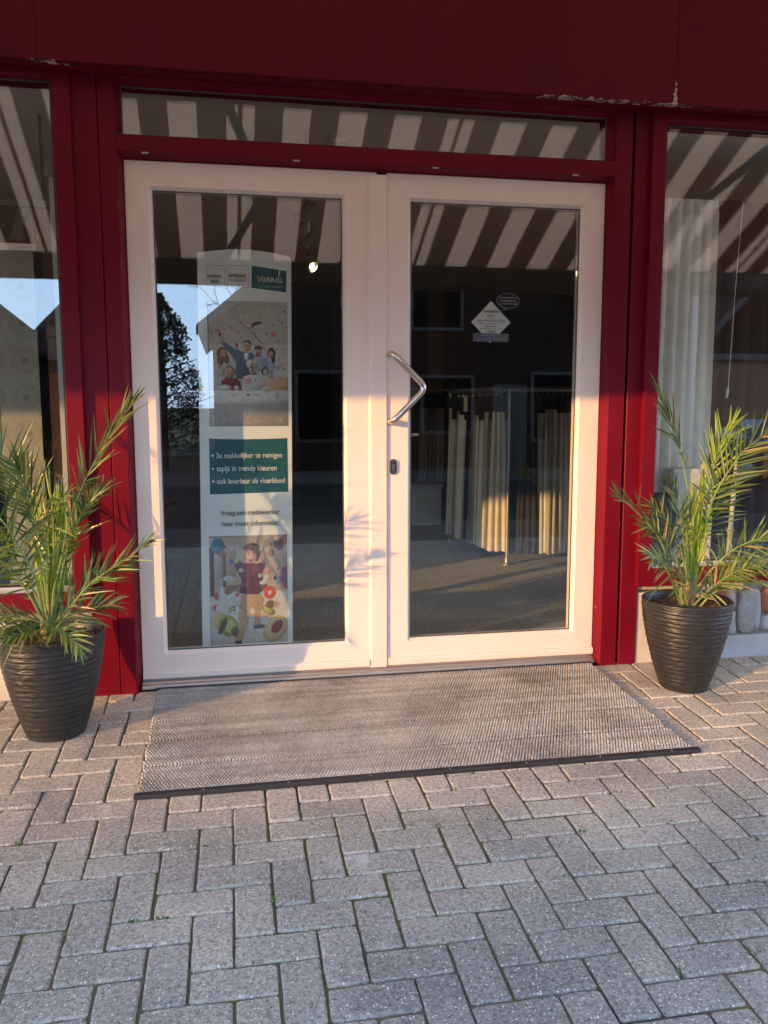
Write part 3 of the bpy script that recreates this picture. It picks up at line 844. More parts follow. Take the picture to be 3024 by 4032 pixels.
# wall under the windows
mb = MB()
mb.box(2.445, 2.575, -.045, .25, -.05, .362, 0, .004)
mb.box(2.575, 4.55, -.052, .25, -.05, .113, 1, .004)
mb.box(2.575, 4.55, -.022, .25, .113, .372, 2)
mb.box(2.445, 4.55, -.030, .25, .374, .4015, 3)
mb.build("plinth", [M['concrete_cream'], M['concrete_grey'], M['mortar'], M['stone_warm']], shop)
def stone_mesh(x0, x1, z0, z1, y, r):
    bm = bmesh.new(); bmesh.ops.create_cube(bm, size=1)
    bmesh.ops.subdivide_edges(bm, edges=bm.edges[:], cuts=3, use_grid_fill=True)
    for q in bm.verts:
        c_ = q.co.copy()
        for ax in (0, 1, 2):
            pass
        k = 1 - .10 * (abs(c_.x) * 2) ** 6 * (abs(c_.z) * 2) ** 4
        p = Vector(((x0 + x1) / 2 + c_.x * (x1 - x0) * k, y + .05 + c_.y * .1, (z0 + z1) / 2 + c_.z * (z1 - z0) * k))
        n_ = noise.noise_vector(p * 11 + Vector((r, r, r))) * .016
        p += Vector((n_.x, n_.y * .9, n_.z)); q.co = p
    return bm
def stone(mm, *q):
    m = MB(); m.addbm(stone_mesh(*q)); m.build("rubble_stone", mm, shop, smooth=True)
SM = (M['stone'], M['stone_warm'], M['brickred'])
rs = random.Random(5)
x = 2.582
while x < 4.5:
    w = rs.uniform(.10, .17)
    if rs.random() < .45: stone(SM[0], x, x + w - .014, .122, .355, -.050, x)
    else:
        h = rs.uniform(.21, .27)
        stone(SM[0], x, x + w - .014, .122, h, -.046, x)
        k = 2 if rs.random() < .4 else (1 if rs.random() < .4 else 0)
        stone(SM[k], x + .008, x + w - .016, h + .014, .362, -.044, x + 3)
    x += w
stone(SM[2], 2.885, 2.95, .25, .36, -.055, 9.1)
mb = MB()
mb.box(-.66, -.2, -.040, .25, -.05, .352, 0, .004); mb.box(-2.25, -.672, -.040, .25, -.05, .358, 0, .004)
mb.box(-2.25, -.2, -.012, .25, .36, .4015, 2); mb.box(-.42, -.2, -.045, .1, .356, .388, 2, .003)
mb.build("plinth", [M['concrete_cream'], M['concrete_grey'], M['mortar']], shop)

# ------------------------------------------------------------------ awning
aw = thing("awning", "wide folding-arm awning of taupe and cream striped canvas above the shop front", "awning", (0, -.2, 4.0))
mb = MB()
AX0, AX1, AH, AM, AD = -8.2, 7.6, 4.0, .54, 2.90
nx = 60; vs = []; fs = []
for j_ in range(13):
    yy = -.18 - (AD - .18) * j_ / 12
    for i in range(nx + 1):
        xx = AX0 + (AX1 - AX0) * i / nx
        sag = .03 * math.sin(math.pi * j_ / 12)
        vs.append((xx, yy, AH + AM * yy - sag))
n1 = len(vs)
vs += [(q[0], q[1], q[2] + .004) for q in vs]
for j_ in range(12):
    for i in range(nx):
        a = j_ * (nx + 1) + i; q = (a, a + 1, a + nx + 2, a + nx + 1)
        fs.append(q); fs.append(tuple(n1 + k for k in q[::-1]))
mb.add(vs, fs)
mb.build("canvas", M['awning'], aw, fix=False)
mb = MB()
zf = AH - AM * AD
mb.prism([(-2.91, zf + .03), (-2.88, zf + .0), (-2.88, 2.29), (-2.90, 2.252), (-2.955, 2.252), (-2.985, 2.29), (-2.985, zf - .01), (-2.96, zf + .03)], 'x', AX0, AX1)
mb.build("front_bar", M['bar'], aw)
mb = MB(); mb.box(AX0, AX1, -.30, -.20, 3.92, 4.16, 0, .03); mb.build("cassette", M['bar'], aw)
for (sx, dirn) in ((0.0, 1), (4.6, -1), (-5.2, 1)):
    mb = MB()
    a0 = Vector((sx, -.28, 3.72)); a1 = Vector((sx + .71 * dirn, -2.08, 2.77)); a2 = Vector((sx + .40 * dirn, -2.90, 2.39))
    mb.tube([a0, a1], .032, 8); mb.tube([a1, a2], .028, 8); mb.tube([a1 + Vector((0, 0, -.06)), a1 + Vector((0, 0, .06))], .045, 10)
    mb.build("folding_arm", M['greymetal'], aw)

# ------------------------------------------------------------------ door mat
def mat_mat():
    m, nt, b, out = new_mat("beaded_mat")
    tc = nt.nodes.new('ShaderNodeTexCoord')
    n = N(nt, 'ShaderNodeTexNoise', Scale=2.6, Detail=5.0, Roughness=.65); nt.links.new(tc.outputs['Object'], n.inputs['Vector'])
    r = ramp(nt, n.outputs['Fac'], [(0.30, (0.18, 0.155, 0.135)), (0.46, (0.32, 0.29, 0.255)), (0.62, (0.42, 0.39, 0.345))])
    mp = N(nt, 'ShaderNodeMapping'); mp.inputs['Scale'].default_value = (.25, 9, 1); nt.links.new(tc.outputs['Object'], mp.inputs['Vector'])
    n2 = N(nt, 'ShaderNodeTexNoise', Scale=3.0, Detail=3.0); nt.links.new(mp.outputs['Vector'], n2.inputs['Vector'])
    r2_ = ramp(nt, n2.outputs['Fac'], [(0.3, (0.72, 0.70, 0.68)), (0.65, (1.12, 1.12, 1.12))])
    col = mixc(nt, 1.0, r.outputs['Color'], r2_.outputs['Color'], 'MULTIPLY')
    at = nt.nodes.new('ShaderNodeAttribute'); at.attribute_name = 'tint'
    r3 = ramp(nt, at.outputs['Fac'], [(0, (0.82,) * 3), (1, (1.18,) * 3)])
    col = mixc(nt, 1.0, col, r3.outputs['Color'], 'MULTIPLY')
    nt.links.new(col, b.inputs['Base Color']); b.inputs['Roughness'].default_value = .75
    return m
dm = thing("door_mat", "large beige beaded scraper mat with black edge strips in front of the doors", "mat", (1.14, -.53, K * -.53))
x0, x1, y0, y1 = MAT
rows = 66; cols = 168
px, py_ = (x1 - x0) / cols, (y1 - y0 - .045) / rows
ring0 = [(math.cos(k * math.pi / 3), math.sin(k * math.pi / 3)) for k in range(6)]
V = []; F = []; T = []
for j_ in range(rows):
    yy0 = y0 + .030 + (j_ + .5) * py_
    low = 0.0
    if j_ in (13, 28, 41): low = -.0024
    for i in range(cols):
        xx = x0 + .006 + (i + .5 + (.5 if j_ % 2 else 0) - .25) * px * .995 + rng.gauss(0, .0005)
        if i in (0, cols - 1): xx += rng.gauss(0, .002)
        yy = yy0 + rng.gauss(0, .0005)
        zb = K * yy + .002 + low; hh = .0125 + rng.gauss(0, .0006) + low
        o = len(V); r0, r1 = px * .475, px * .36
        for (a, b_) in ring0: V.append((xx + a * r0, yy + b_ * r0 * 1.16, zb))
        for (a, b_) in ring0: V.append((xx + a * r0, yy + b_ * r0 * 1.16, zb + hh * .62))
        for (a, b_) in ring0: V.append((xx + a * r1 * .8, yy + b_ * r1 * .95, zb + hh * .92))
        V.append((xx, yy, zb + hh))
        t = min(1, max(0, rng.gauss(.5, .22))) * (.35 if low else 1)
        for k in range(6):
            k2 = (k + 1) % 6
            F.append((o + k, o + k2, o + 6 + k2, o + 6 + k)); F.append((o + 6 + k, o + 6 + k2, o + 12 + k2, o + 12 + k)); F.append((o + 12 + k, o + 12 + k2, o + 18))
            T += [t, t, t]
mb = MB(); mb.v = V; mb.f = F; mb.m = [0] * len(F); mb.t = T; mb.c = [(0, 0, 0)] * len(F)
mb.build("bead_pad", mat_mat(), dm, smooth=True, tint=True, fix=False)
def strip(ya, yb, h, xa=x0 - .004, xb=x1 + .004, base=.001):
    m = MB(); c_ = .003
    prof = [(ya, K * ya + base), (ya, K * ya + h - c_), (ya + c_, K * ya + h), (yb - c_, K * yb + h), (yb, K * yb + h - c_), (yb, K * yb + base)]
    m.prism(prof, 'x', xa, xb); return m
strip(y0 + .028, y1 - .014, .0035, x0 + .004, x1 - .004).build("backing", M['black'], dm)
strip(y0, y0 + .027, .0165, x0 - .006, x1 + .016).build("edge_strip", M['black'], dm)
strip(y1 - .014, y1, .015).build("edge_strip", M['black'], dm)
for k in range(7):
    xx = .30 + k * .30; mb = MB(); mb.lathe([(.0001, K * (y0 + .008) + .0185), (.004, K * (y0 + .008) + .018), (.0045, K * (y0 + .008) + .0155)], xx, y0 + .009, 10)
    mb.build("edge_screw", M['greymetal'], dm)

# ------------------------------------------------------------------ pots and palms
def pot(cx, cy, h, rb, rt, seed, label):
    zb = K * cy
    t = thing("plant_pot", label, "plant pot", (cx, cy, zb))
    n = 120; nr = 150
    V = []; F = []
    rsd = random.Random(seed)
    ridges = [0]
    z = .0
    while z < h - .03: 
        z += rsd.uniform(.019, .028); ridges.append(z)
    ridges = [q for q in ridges if q < h - .028]
    ph = rsd.uniform(0, 6)
    for i in range(nr + 1):
        zz = h * i / nr
        for k in range(n):
            a = 2 * math.pi * k / n
            u = zz / h
            r = rb + (rt - rb) * (1 - (1 - u) ** 1.55)
            zt = zz + .0050 * math.sin(a + ph) + .0018 * noise.noise(Vector((math.cos(a) * 1.6, math.sin(a) * 1.6, zz * 9 + seed)))
            d = 1; 
            for q in ridges:
                if zt >= q: base = q
            base_i = max([q for q in ridges if q <= zt] or [0])
            nxt = min([q for q in ridges if q > zt] or [h])
            w = min(1, max(0, (zt - base_i) / max(nxt - base_i, 1e-4)))
            prof = .0040 * (1 - w) ** .8 * min(1, w / .12)            # a lip that overhangs and slopes in upwards
            if zt > h - .030: prof = .0015
            rough = .0011 * noise.noise(Vector((math.cos(a) * 9, math.sin(a) * 9, zz * 60 + seed)))
            lump = .0016 * max(0, noise.noise(Vector((math.cos(a) * 4, math.sin(a) * 4, zz * 25 + seed * 2)))) 
            V.append((cx + (r + prof + rough + lump) * math.cos(a), cy + (r + prof + rough + lump) * math.sin(a), zb + zz))
    for i in range(nr):
        for k in range(n):
            k2 = (k + 1) % n; F.append((i * n + k, i * n + k2, (i + 1) * n + k2, (i + 1) * n + k))
    # rounded lip and inside
    o = nr * n
    prev = o
    for (dr_, zz) in ((-.004, h + .004), (-.010, h + .0045), (-.015, h), (-.018, h - .02), (-.024, h - .05), (-.030, h - .10)):
        b0 = len(V)
        for k in range(n):
            a = 2 * math.pi * k / n; V.append((cx + (rt + dr_) * math.cos(a), cy + (rt + dr_) * math.sin(a), zb + zz))
        for k in range(n):
            k2 = (k + 1) % n; F.append((prev + k, prev + k2, b0 + k2, b0 + k))
        prev = b0
    F.append(tuple(range(n))[::-1])
    m = MB(); m.add(V, F); m.build("pot_shell", M['pot'], t, smooth=True, fix=False)
    # soil
    m = MB(); V = []; F = []; nn = 40; rs_ = rt - .027
    zs = h - .036
    V.append((cx, cy, zb + zs + .012))
    for i in range(1, 15):
        for k in range(nn):
            a = 2 * math.pi * k / nn; r = rs_ * i / 14
            p = Vector((cx + r * math.cos(a), cy + r * math.sin(a), 0))
            V.append((p.x, p.y, zb + zs + .012 * (1 - i / 14) + .010 * noise.noise(p * 32) + .006 * noise.noise(p * 90)))
    for k in range(nn): F.append((0, 1 + k, 1 + (k + 1) % nn))
    for i in range(13):
        for k in range(nn):
            k2 = (k + 1) % nn; F.append((1 + i * nn + k, 1 + i * nn + k2, 1 + (i + 1) * nn + k2, 1 + (i + 1) * nn + k))
    m.add(V, F)
    for _ in range(240):
        a = rsd.uniform(0, 6.28); r = rs_ * math.sqrt(rsd.random()) * .95; s_ = rsd.uniform(.002, .006)
        bm = bmesh.new(); bmesh.ops.create_icosphere(bm, subdivisions=1, radius=s_)
        m.addbm(bm, 0, Matrix.Translation((cx + r * math.cos(a), cy + r * math.sin(a), zb + zs + .009)) @ Matrix.Rotation(rsd.uniform(0, 3), 4, 'X') @ Matrix.Diagonal((1, rsd.uniform(.5, 1.6), .8, 1)))
    m.build("soil", M['soil'], t, smooth=False, fix=False)
    return zb + zs

def catmull(pts, n):
    P = [Vector(p) for p in pts]
    P = [P[0] * 2 - P[1]] + P + [P[-1] * 2 - P[-2]]
    out = []
    segs = len(P) - 3
    for i in range(n + 1):
        u = i / n * segs; k = min(int(u), segs - 1); t = u - k
        a, b_, c_, d = P[k:k + 4]
        out.append(.5 * ((2 * b_) + (c_ - a) * t + (2 * a - 5 * b_ + 4 * c_ - d) * t * t + (3 * b_ - a - 3 * c_ + d) * t ** 3))
    return out

def blade(m, p, d, nrm, ln, w, droop, t, mi=0):
    """one folded leaflet: a V-section strip that tapers and droops"""
    side = d.cross(nrm).normalized(); nrm = side.cross(d).normalized()
    segs = 5; V = []
    for i in range(segs + 1):
        u = i / segs
        ww = w * (.35 + 2.6 * u) if u < .25 else w * (1 - ((u - .25) / .75) ** 1.7)
        ww = max(ww, .0003)
        c_ = p + d * ln * u + Vector((0, 0, -1)) * droop * ln * u * u
        V += [c_ + side * ww - nrm * 0 + nrm * ww * .55, c_, c_ - side * ww + nrm * ww * .55]
    F = []
    for i in range(segs):
        o = i * 3; F += [(o, o + 1, o + 4, o + 3), (o + 1, o + 2, o + 5, o + 4)]
    m.add(V, F, mi, t)

def frond(pts, parent, seed, n=22, L=.17, start=.22, hint=None, droop=.10, r0=.0055, w=.0052, mode='leaf', ang=(1.0, .45), vee=.55, tintb=.45):
    L *= 1.25; w *= .98; n = int(n * .78)
    rs_ = random.Random(seed)
    C = catmull(pts, 36)
    m = MB()
    rad = [r0 * (1 - .82 * i / 36) for i in range(37)]
    m.tube(C, rad, 7, 1, True, .5)
    hint = Vector(hint or (0, -1, .35)).normalized()
    for k in range(n):
        u = start + (1 - start) * (k + .5) / n
        i = min(int(u * 36), 35); f = u * 36 - i
        p = C[i].lerp(C[i + 1], f); tg = (C[i + 1] - C[i]).normalized()
        nr = (hint - tg * hint.dot(tg)).normalized(); sd = tg.cross(nr).normalized()
        v = (u - start) / (1 - start)
        env = (.35 + .65 * min(1, v / .3)) * (1 - .50 * max(0, (v - .45) / .55))
        a = ang[0] + (ang[1] - ang[0]) * v
        for s_ in (1, -1):
            aa = a + rs_.gauss(0, .16)
            q = tg * math.cos(aa) + (sd * s_ * math.cos(vee) + nr * math.sin(vee + rs_.gauss(0, .38))) * math.sin(aa)
            q.normalize()
            q = (q + Vector((rs_.gauss(0, .06), rs_.gauss(0, .06), rs_.gauss(0, .06)))).normalized()
            ln = L * env * rs_.uniform(.82, 1.12)
            if v < .10: ln *= .45
            t = 1.0 if rs_.random() < .045 else min(.92, max(0, rs_.gauss(tintb, .22)))
            blade(m, p + tg * rs_.uniform(-.004, .004), q, (nr + tg * .3).normalized(), ln, w * rs_.uniform(.75, 1.2), droop * rs_.uniform(.3, 1.6), t, 0)
    # terminal leaflet pair
    tg = (C[-1] - C[-2]).normalized()
    blade(m, C[-1], tg, hint, L * .45, w * .7, droop, .5, 0)
    return m.build("frond", [M['leaf'] if mode == 'leaf' else M['spear'], M['rachis']], parent, tint=True, fix=False)

def spear(base, top, parent, seed, spread=.018, n=26, L=.16):
    """a still folded young frond: a tight upright sheaf of bright leaflets"""
    rs_ = random.Random(seed); m = MB()
    b0, t0 = Vector(base), Vector(top); ax = (t0 - b0)
    m.tube([b0, b0.lerp(t0, .5), t0], [.007, .005, .002], 7, 1, True, .5)
    for k in range(n):
        u = rs_.uniform(.12, .98); a = rs_.uniform(0, 6.28)
        o = Vector((math.cos(a), math.sin(a) * .7, 0)) * spread * rs_.uniform(.1, .55)
        d = (ax.normalized() + Vector((math.cos(a), math.sin(a), 0)) * rs_.uniform(.02, .26)).normalized()
        blade(m, b0.lerp(t0, u) + o, d, Vector((math.cos(a), math.sin(a), .2)).normalized(), L * rs_.uniform(.7, 1.15), .0058 * rs_.uniform(.7, 1.2), -.02, min(1, max(0, rs_.gauss(.5, .25))), 0)
    return m.build("spear_frond", [M['spear'], M['rachis']], parent, tint=True, fix=False)

def base_fibre(cx, cy, z, parent, seed):
    m = MB(); rs_ = random.Random(seed)
    m.lathe([(.018, z - .02), (.030, z + .012), (.034, z + .035), (.027, z + .075), (.014, z + .12)], cx, cy, 16, 0)
    for k in range(14):
        a = k * .449; 
        m.tube([(cx + .028 * math.cos(a), cy + .028 * math.sin(a), z + .02), (cx + .030 * math.cos(a), cy + .03 * math.sin(a), z + .07), (cx + .022 * math.cos(a), cy + .022 * math.sin(a), z + rs_.uniform(.11, .16))], [.008, .007, .003], 6)
    return m.build("stem_base", M['fibre'], parent, smooth=True)

# left plant
LCX, LCY = -.306, -.412
zs = pot(LCX, LCY, .424, .112, .206, 3, "ribbed charcoal pot on the left, beside the doors' left post")
palm = thing("potted_palm", "taller spiky palm growing in the pot left of the doors", "palm", (LCX, LCY, zs), "potted palms beside the doors")
base_fibre(LCX - .005, LCY, zs, palm, 1)
frond([(-.294, -.455, .42), (-.285, -.455, .552), (-.25, -.462, .686), (-.209, -.47, .847), (-.158, -.478, .974), (-.104, -.485, 1.079), (-.01, -.492, 1.235), (.05, -.50, 1.315)], palm, 11, 24, .155, .50, (-.5, -1, .2), .02, w=.0050, ang=(.75, .16), vee=.25, tintb=.4)
frond([(-.294, -.50, .40), (-.27, -.51, .46), (-.215, -.524, .517), (-.135, -.548, .609), (-.058, -.572, .67), (.042, -.594, .735), (.098, -.608, .782)], palm, 12, 30, .13, .20, (-.45, -.8, .8), .04, ang=(.95, .22), vee=.3, tintb=.4)
frond([(-.31, -.48, .42), (-.316, -.544, .573), (-.328, -.588, .679), (-.366, -.632, .791), (-.389, -.676, .87), (-.46, -.72, .99), (-.56, -.75, 1.09)], palm, 13, 30, .185, .24, (.5, -.75, .5), .12, r0=.0075, w=.0062, ang=(1.15, .5), vee=.30, tintb=.55)
frond([(-.31, -.44, .42), (-.329, -.42, .568), (-.349, -.416, .742), (-.402, -.412, .912), (-.434, -.408, 1.002), (-.463, -.404, 1.07), (-.53, -.40, 1.16), (-.62, -.39, 1.25)], palm, 14, 26, .19, .42, (.6, -1, .3), .02, w=.0058, ang=(1.0, .4), vee=.4, tintb=.4)
frond([(-.303, -.52, .365), (-.27, -.565, .453), (-.314, -.61, .492), (-.39, -.655, .528), (-.46, -.70, .565)], palm, 15, 30, .125, .10, (.2, -.3, 1), .10, w=.0056, ang=(1.0, .45), vee=.2, tintb=.62)
frond([(-.32, -.49, .37), (-.349, -.55, .432), (-.401, -.60, .47), (-.47, -.66, .49)], palm, 16, 20, .12, .12, (.3, -.6, .9), .12, ang=(1.0, .45), vee=.25, tintb=.55)
frond([(-.294, -.50, .372), (-.285, -.473, .421), (-.231, -.447, .468), (-.147, -.42, .493), (-.07, -.40, .50)], palm, 17, 24, .135, .12, (-.2, -.7, .8), .14, w=.0055, ang=(1.0, .4), vee=.25, tintb=.6)
frond([(-.30, -.45, .42), (-.27, -.40, .60), (-.235, -.36, .76), (-.18, -.30, .88), (-.11, -.24, .96)], palm, 18, 28, .15, .3, (-.4, -.9, .4), .06, ang=(.95, .35), vee=.4, tintb=.4)
frond([(-.30, -.47, .42), (-.29, -.52, .62), (-.27, -.58, .78), (-.235, -.64, .90), (-.18, -.70, .98)], palm, 19, 28, .16, .32, (-.3, -.5, .8), .10, ang=(1.0, .4), vee=.3, tintb=.5)
frond([(-.31, -.45, .42), (-.33, -.38, .60), (-.36, -.30, .76), (-.40, -.22, .88), (-.46, -.15, .96)], palm, 20, 26, .16, .3, (.3, -.9, .5), .06, ang=(.95, .35), vee=.4, tintb=.35)
frond([(-.31, -.46, .41), (-.36, -.49, .56), (-.43, -.52, .69), (-.52, -.55, .78), (-.62, -.57, .84)], palm, 41, 28, .16, .22, (.4, -.8, .6), .14, ang=(1.05, .45), vee=.3, tintb=.55)
frond([(-.29, -.45, .41), (-.24, -.42, .50), (-.17, -.38, .58), (-.09, -.34, .62), (-.01, -.30, .63)], palm, 42, 26, .12, .2, (-.3, -.7, .8), .10, ang=(1.0, .4), vee=.25, tintb=.45)
frond([(-.30, -.46, .42), (-.305, -.50, .66), (-.315, -.54, .86), (-.335, -.57, 1.0), (-.36, -.60, 1.09)], palm, 43, 28, .16, .42, (.1, -.9, .4), .05, ang=(.8, .3), vee=.3, tintb=.5)
frond([(-.30, -.50, .37), (-.285, -.55, .43), (-.25, -.60, .455), (-.20, -.64, .44), (-.16, -.67, .40)], palm, 45, 24, .10, .10, (-.1, -.5, 1), .16, ang=(1.05, .5), vee=.2, tintb=.7)
frond([(-.31, -.50, .37), (-.33, -.56, .43), (-.37, -.62, .45), (-.43, -.66, .44)], palm, 46, 24, .11, .10, (.1, -.5, 1), .18, ang=(1.05, .5), vee=.2, tintb=.65)
frond([(-.31, -.47, .42), (-.34, -.53, .60), (-.375, -.60, .72), (-.43, -.66, .80), (-.50, -.71, .84)], palm, 47, 26, .15, .25, (.3, -.8, .6), .10, ang=(1.0, .4), vee=.3, tintb=.6)
frond([(-.295, -.44, .42), (-.26, -.44, .60), (-.22, -.45, .74), (-.17, -.46, .86), (-.12, -.47, .94)], palm, 48, 24, .13, .34, (-.4, -.9, .4), .06, ang=(.9, .3), vee=.35, tintb=.45)
for k, (dx, dy, h) in enumerate(((-.025, .0, 1.05), (.025, .01, 1.07), (.055, -.01, 1.0), (0, -.03, .97), (-.05, .02, .95), (.085, .02, .93))):
    spear((LCX + dx * .25, LCY + dy, .43), (LCX + dx, LCY + dy * 2, h - .12), palm, 60 + k, .022, 26, .15)

# right plant
RCX, RCY = 2.522, -.38
zs = pot(RCX, RCY, .424, .105, .203, 8, "ribbed charcoal pot on the right, in front of the rubble stone plinth")
palm2 = thing("potted_palm", "shorter palm with a bright yellow-green heart growing in the right pot", "palm", (RCX, RCY, zs), "potted palms beside the doors")
base_fibre(RCX, RCY, zs, palm2, 2)
frond([(2.535, -.37, .42), (2.546, -.376, .787), (2.50, -.38, .93), (2.463, -.386, 1.06), (2.425, -.392, 1.17), (2.385, -.394, 1.251), (2.315, -.40, 1.385)], palm2, 21, 22, .135, .48, (.4, -1, .3), .0, ang=(.75, .14), vee=.25, tintb=.4)
frond([(2.50, -.40, .374), (2.42, -.415, .54), (2.359, -.43, .67), (2.289, -.46, .753), (2.216, -.49, .815), (2.124, -.52, .885), (2.06, -.55, .93)], palm2, 22, 24, .125, .34, (.3, -.9, .6), .02, ang=(1.0, .4), vee=.35, tintb=.4)
frond([(2.535, -.40, .376), (2.562, -.412, .661), (2.592, -.424, .849), (2.655, -.436, .987), (2.745, -.448, 1.11), (2.887, -.46, 1.212)], palm2, 23, 30, .18, .30, (-.6, -.9, .3), .05, r0=.0075, w=.0058, ang=(1.15, .42), vee=.3, tintb=.42)
frond([(2.54, -.36, .453), (2.58, -.35, .65), (2.616, -.345, .805), (2.654, -.33, .974), (2.688, -.315, 1.113), (2.755, -.305, 1.22)], palm2, 24, 24, .16, .45, (-.3, -1, .2), -.02, mode='spear', ang=(.65, .2), vee=.4, tintb=.35)
frond([(2.475, -.42, .368), (2.404, -.478, .471), (2.345, -.525, .55), (2.28, -.56, .62), (2.21, -.60, .655)], palm2, 25, 24, .16, .14, (.5, -.7, .6), .16, w=.0056, ang=(.95, .5), vee=.2, tintb=.6)
frond([(2.558, -.42, .365), (2.612, -.452, .443), (2.738, -.485, .512), (2.84, -.518, .557), (2.95, -.55, .575)], palm2, 26, 28, .13, .14, (-.2, -.5, .9), .10, w=.0056, ang=(1.1, .5), vee=.2, tintb=.62)
frond([(2.53, -.37, .42), (2.533, -.32, .59), (2.506, -.28, .68), (2.47, -.24, .77), (2.42, -.20, .83)], palm2, 27, 26, .13, .2, (.2, -.9, .5), .10, ang=(1.05, .5), vee=.25, tintb=.5)
frond([(2.55, -.36, .388), (2.673, -.332, .499), (2.769, -.305, .544), (2.896, -.278, .572), (3.022, -.25, .573)], palm2, 28, 28, .15, .16, (-.2, -.8, .6), .10, ang=(1.05, .45), vee=.3, tintb=.42)
frond([(2.54, -.38, .42), (2.58, -.36, .62), (2.64, -.33, .76), (2.72, -.29, .86), (2.82, -.25, .92)], palm2, 29, 26, .16, .28, (-.3, -.9, .4), .06, ang=(1.0, .4), vee=.35, tintb=.42)
frond([(2.52, -.39, .42), (2.49, -.42, .60), (2.46, -.46, .72), (2.41, -.50, .80), (2.35, -.54, .84)], palm2, 30, 24, .13, .3, (.3, -.7, .7), .10, ang=(1.0, .45), vee=.3, tintb=.5)
frond([(2.53, -.38, .39), (2.60, -.42, .53), (2.68, -.47, .64), (2.77, -.52, .70), (2.87, -.56, .72)], palm2, 44, 26, .14, .22, (-.3, -.7, .7), .12, ang=(1.05, .45), vee=.3, tintb=.55)
frond([(2.51, -.41, .37), (2.47, -.45, .45), (2.42, -.48, .53), (2.36, -.50, .59), (2.30, -.52, .62)], palm2, 49, 26, .14, .14, (.4, -.7, .7), .14, w=.0056, ang=(1.0, .5), vee=.25, tintb=.6)
frond([(2.52, -.38, .40), (2.50, -.36, .52), (2.46, -.34, .62), (2.41, -.31, .70), (2.36, -.28, .74)], palm2, 50, 26, .13, .2, (.3, -.9, .5), .10, ang=(1.05, .5), vee=.3, tintb=.42)
frond([(2.54, -.40, .37), (2.58, -.45, .45), (2.63, -.50, .52), (2.69, -.54, .57), (2.76, -.57, .59)], palm2, 51, 26, .12, .14, (-.3, -.7, .8), .12, w=.0056, ang=(1.0, .5), vee=.25, tintb=.6)
frond([(2.53, -.37, .42), (2.51, -.37, .60), (2.48, -.38, .74), (2.44, -.39, .86), (2.41, -.40, .95)], palm2, 52, 22, .12, .35, (.3, -1, .3), .04, ang=(.9, .3), vee=.3, tintb=.45)
for k, (dx, dy, h) in enumerate(((0, 0, .97), (.022, .0, .95), (-.012, .01, .90), (.06, .02, 1.0), (.035, -.02, .86))):
    spear((RCX + .012 + dx * .3, RCY + dy, .43), (RCX + .012 + dx, RCY + dy * 2, h - .1), palm2, 80 + k, .016, 24, .14)

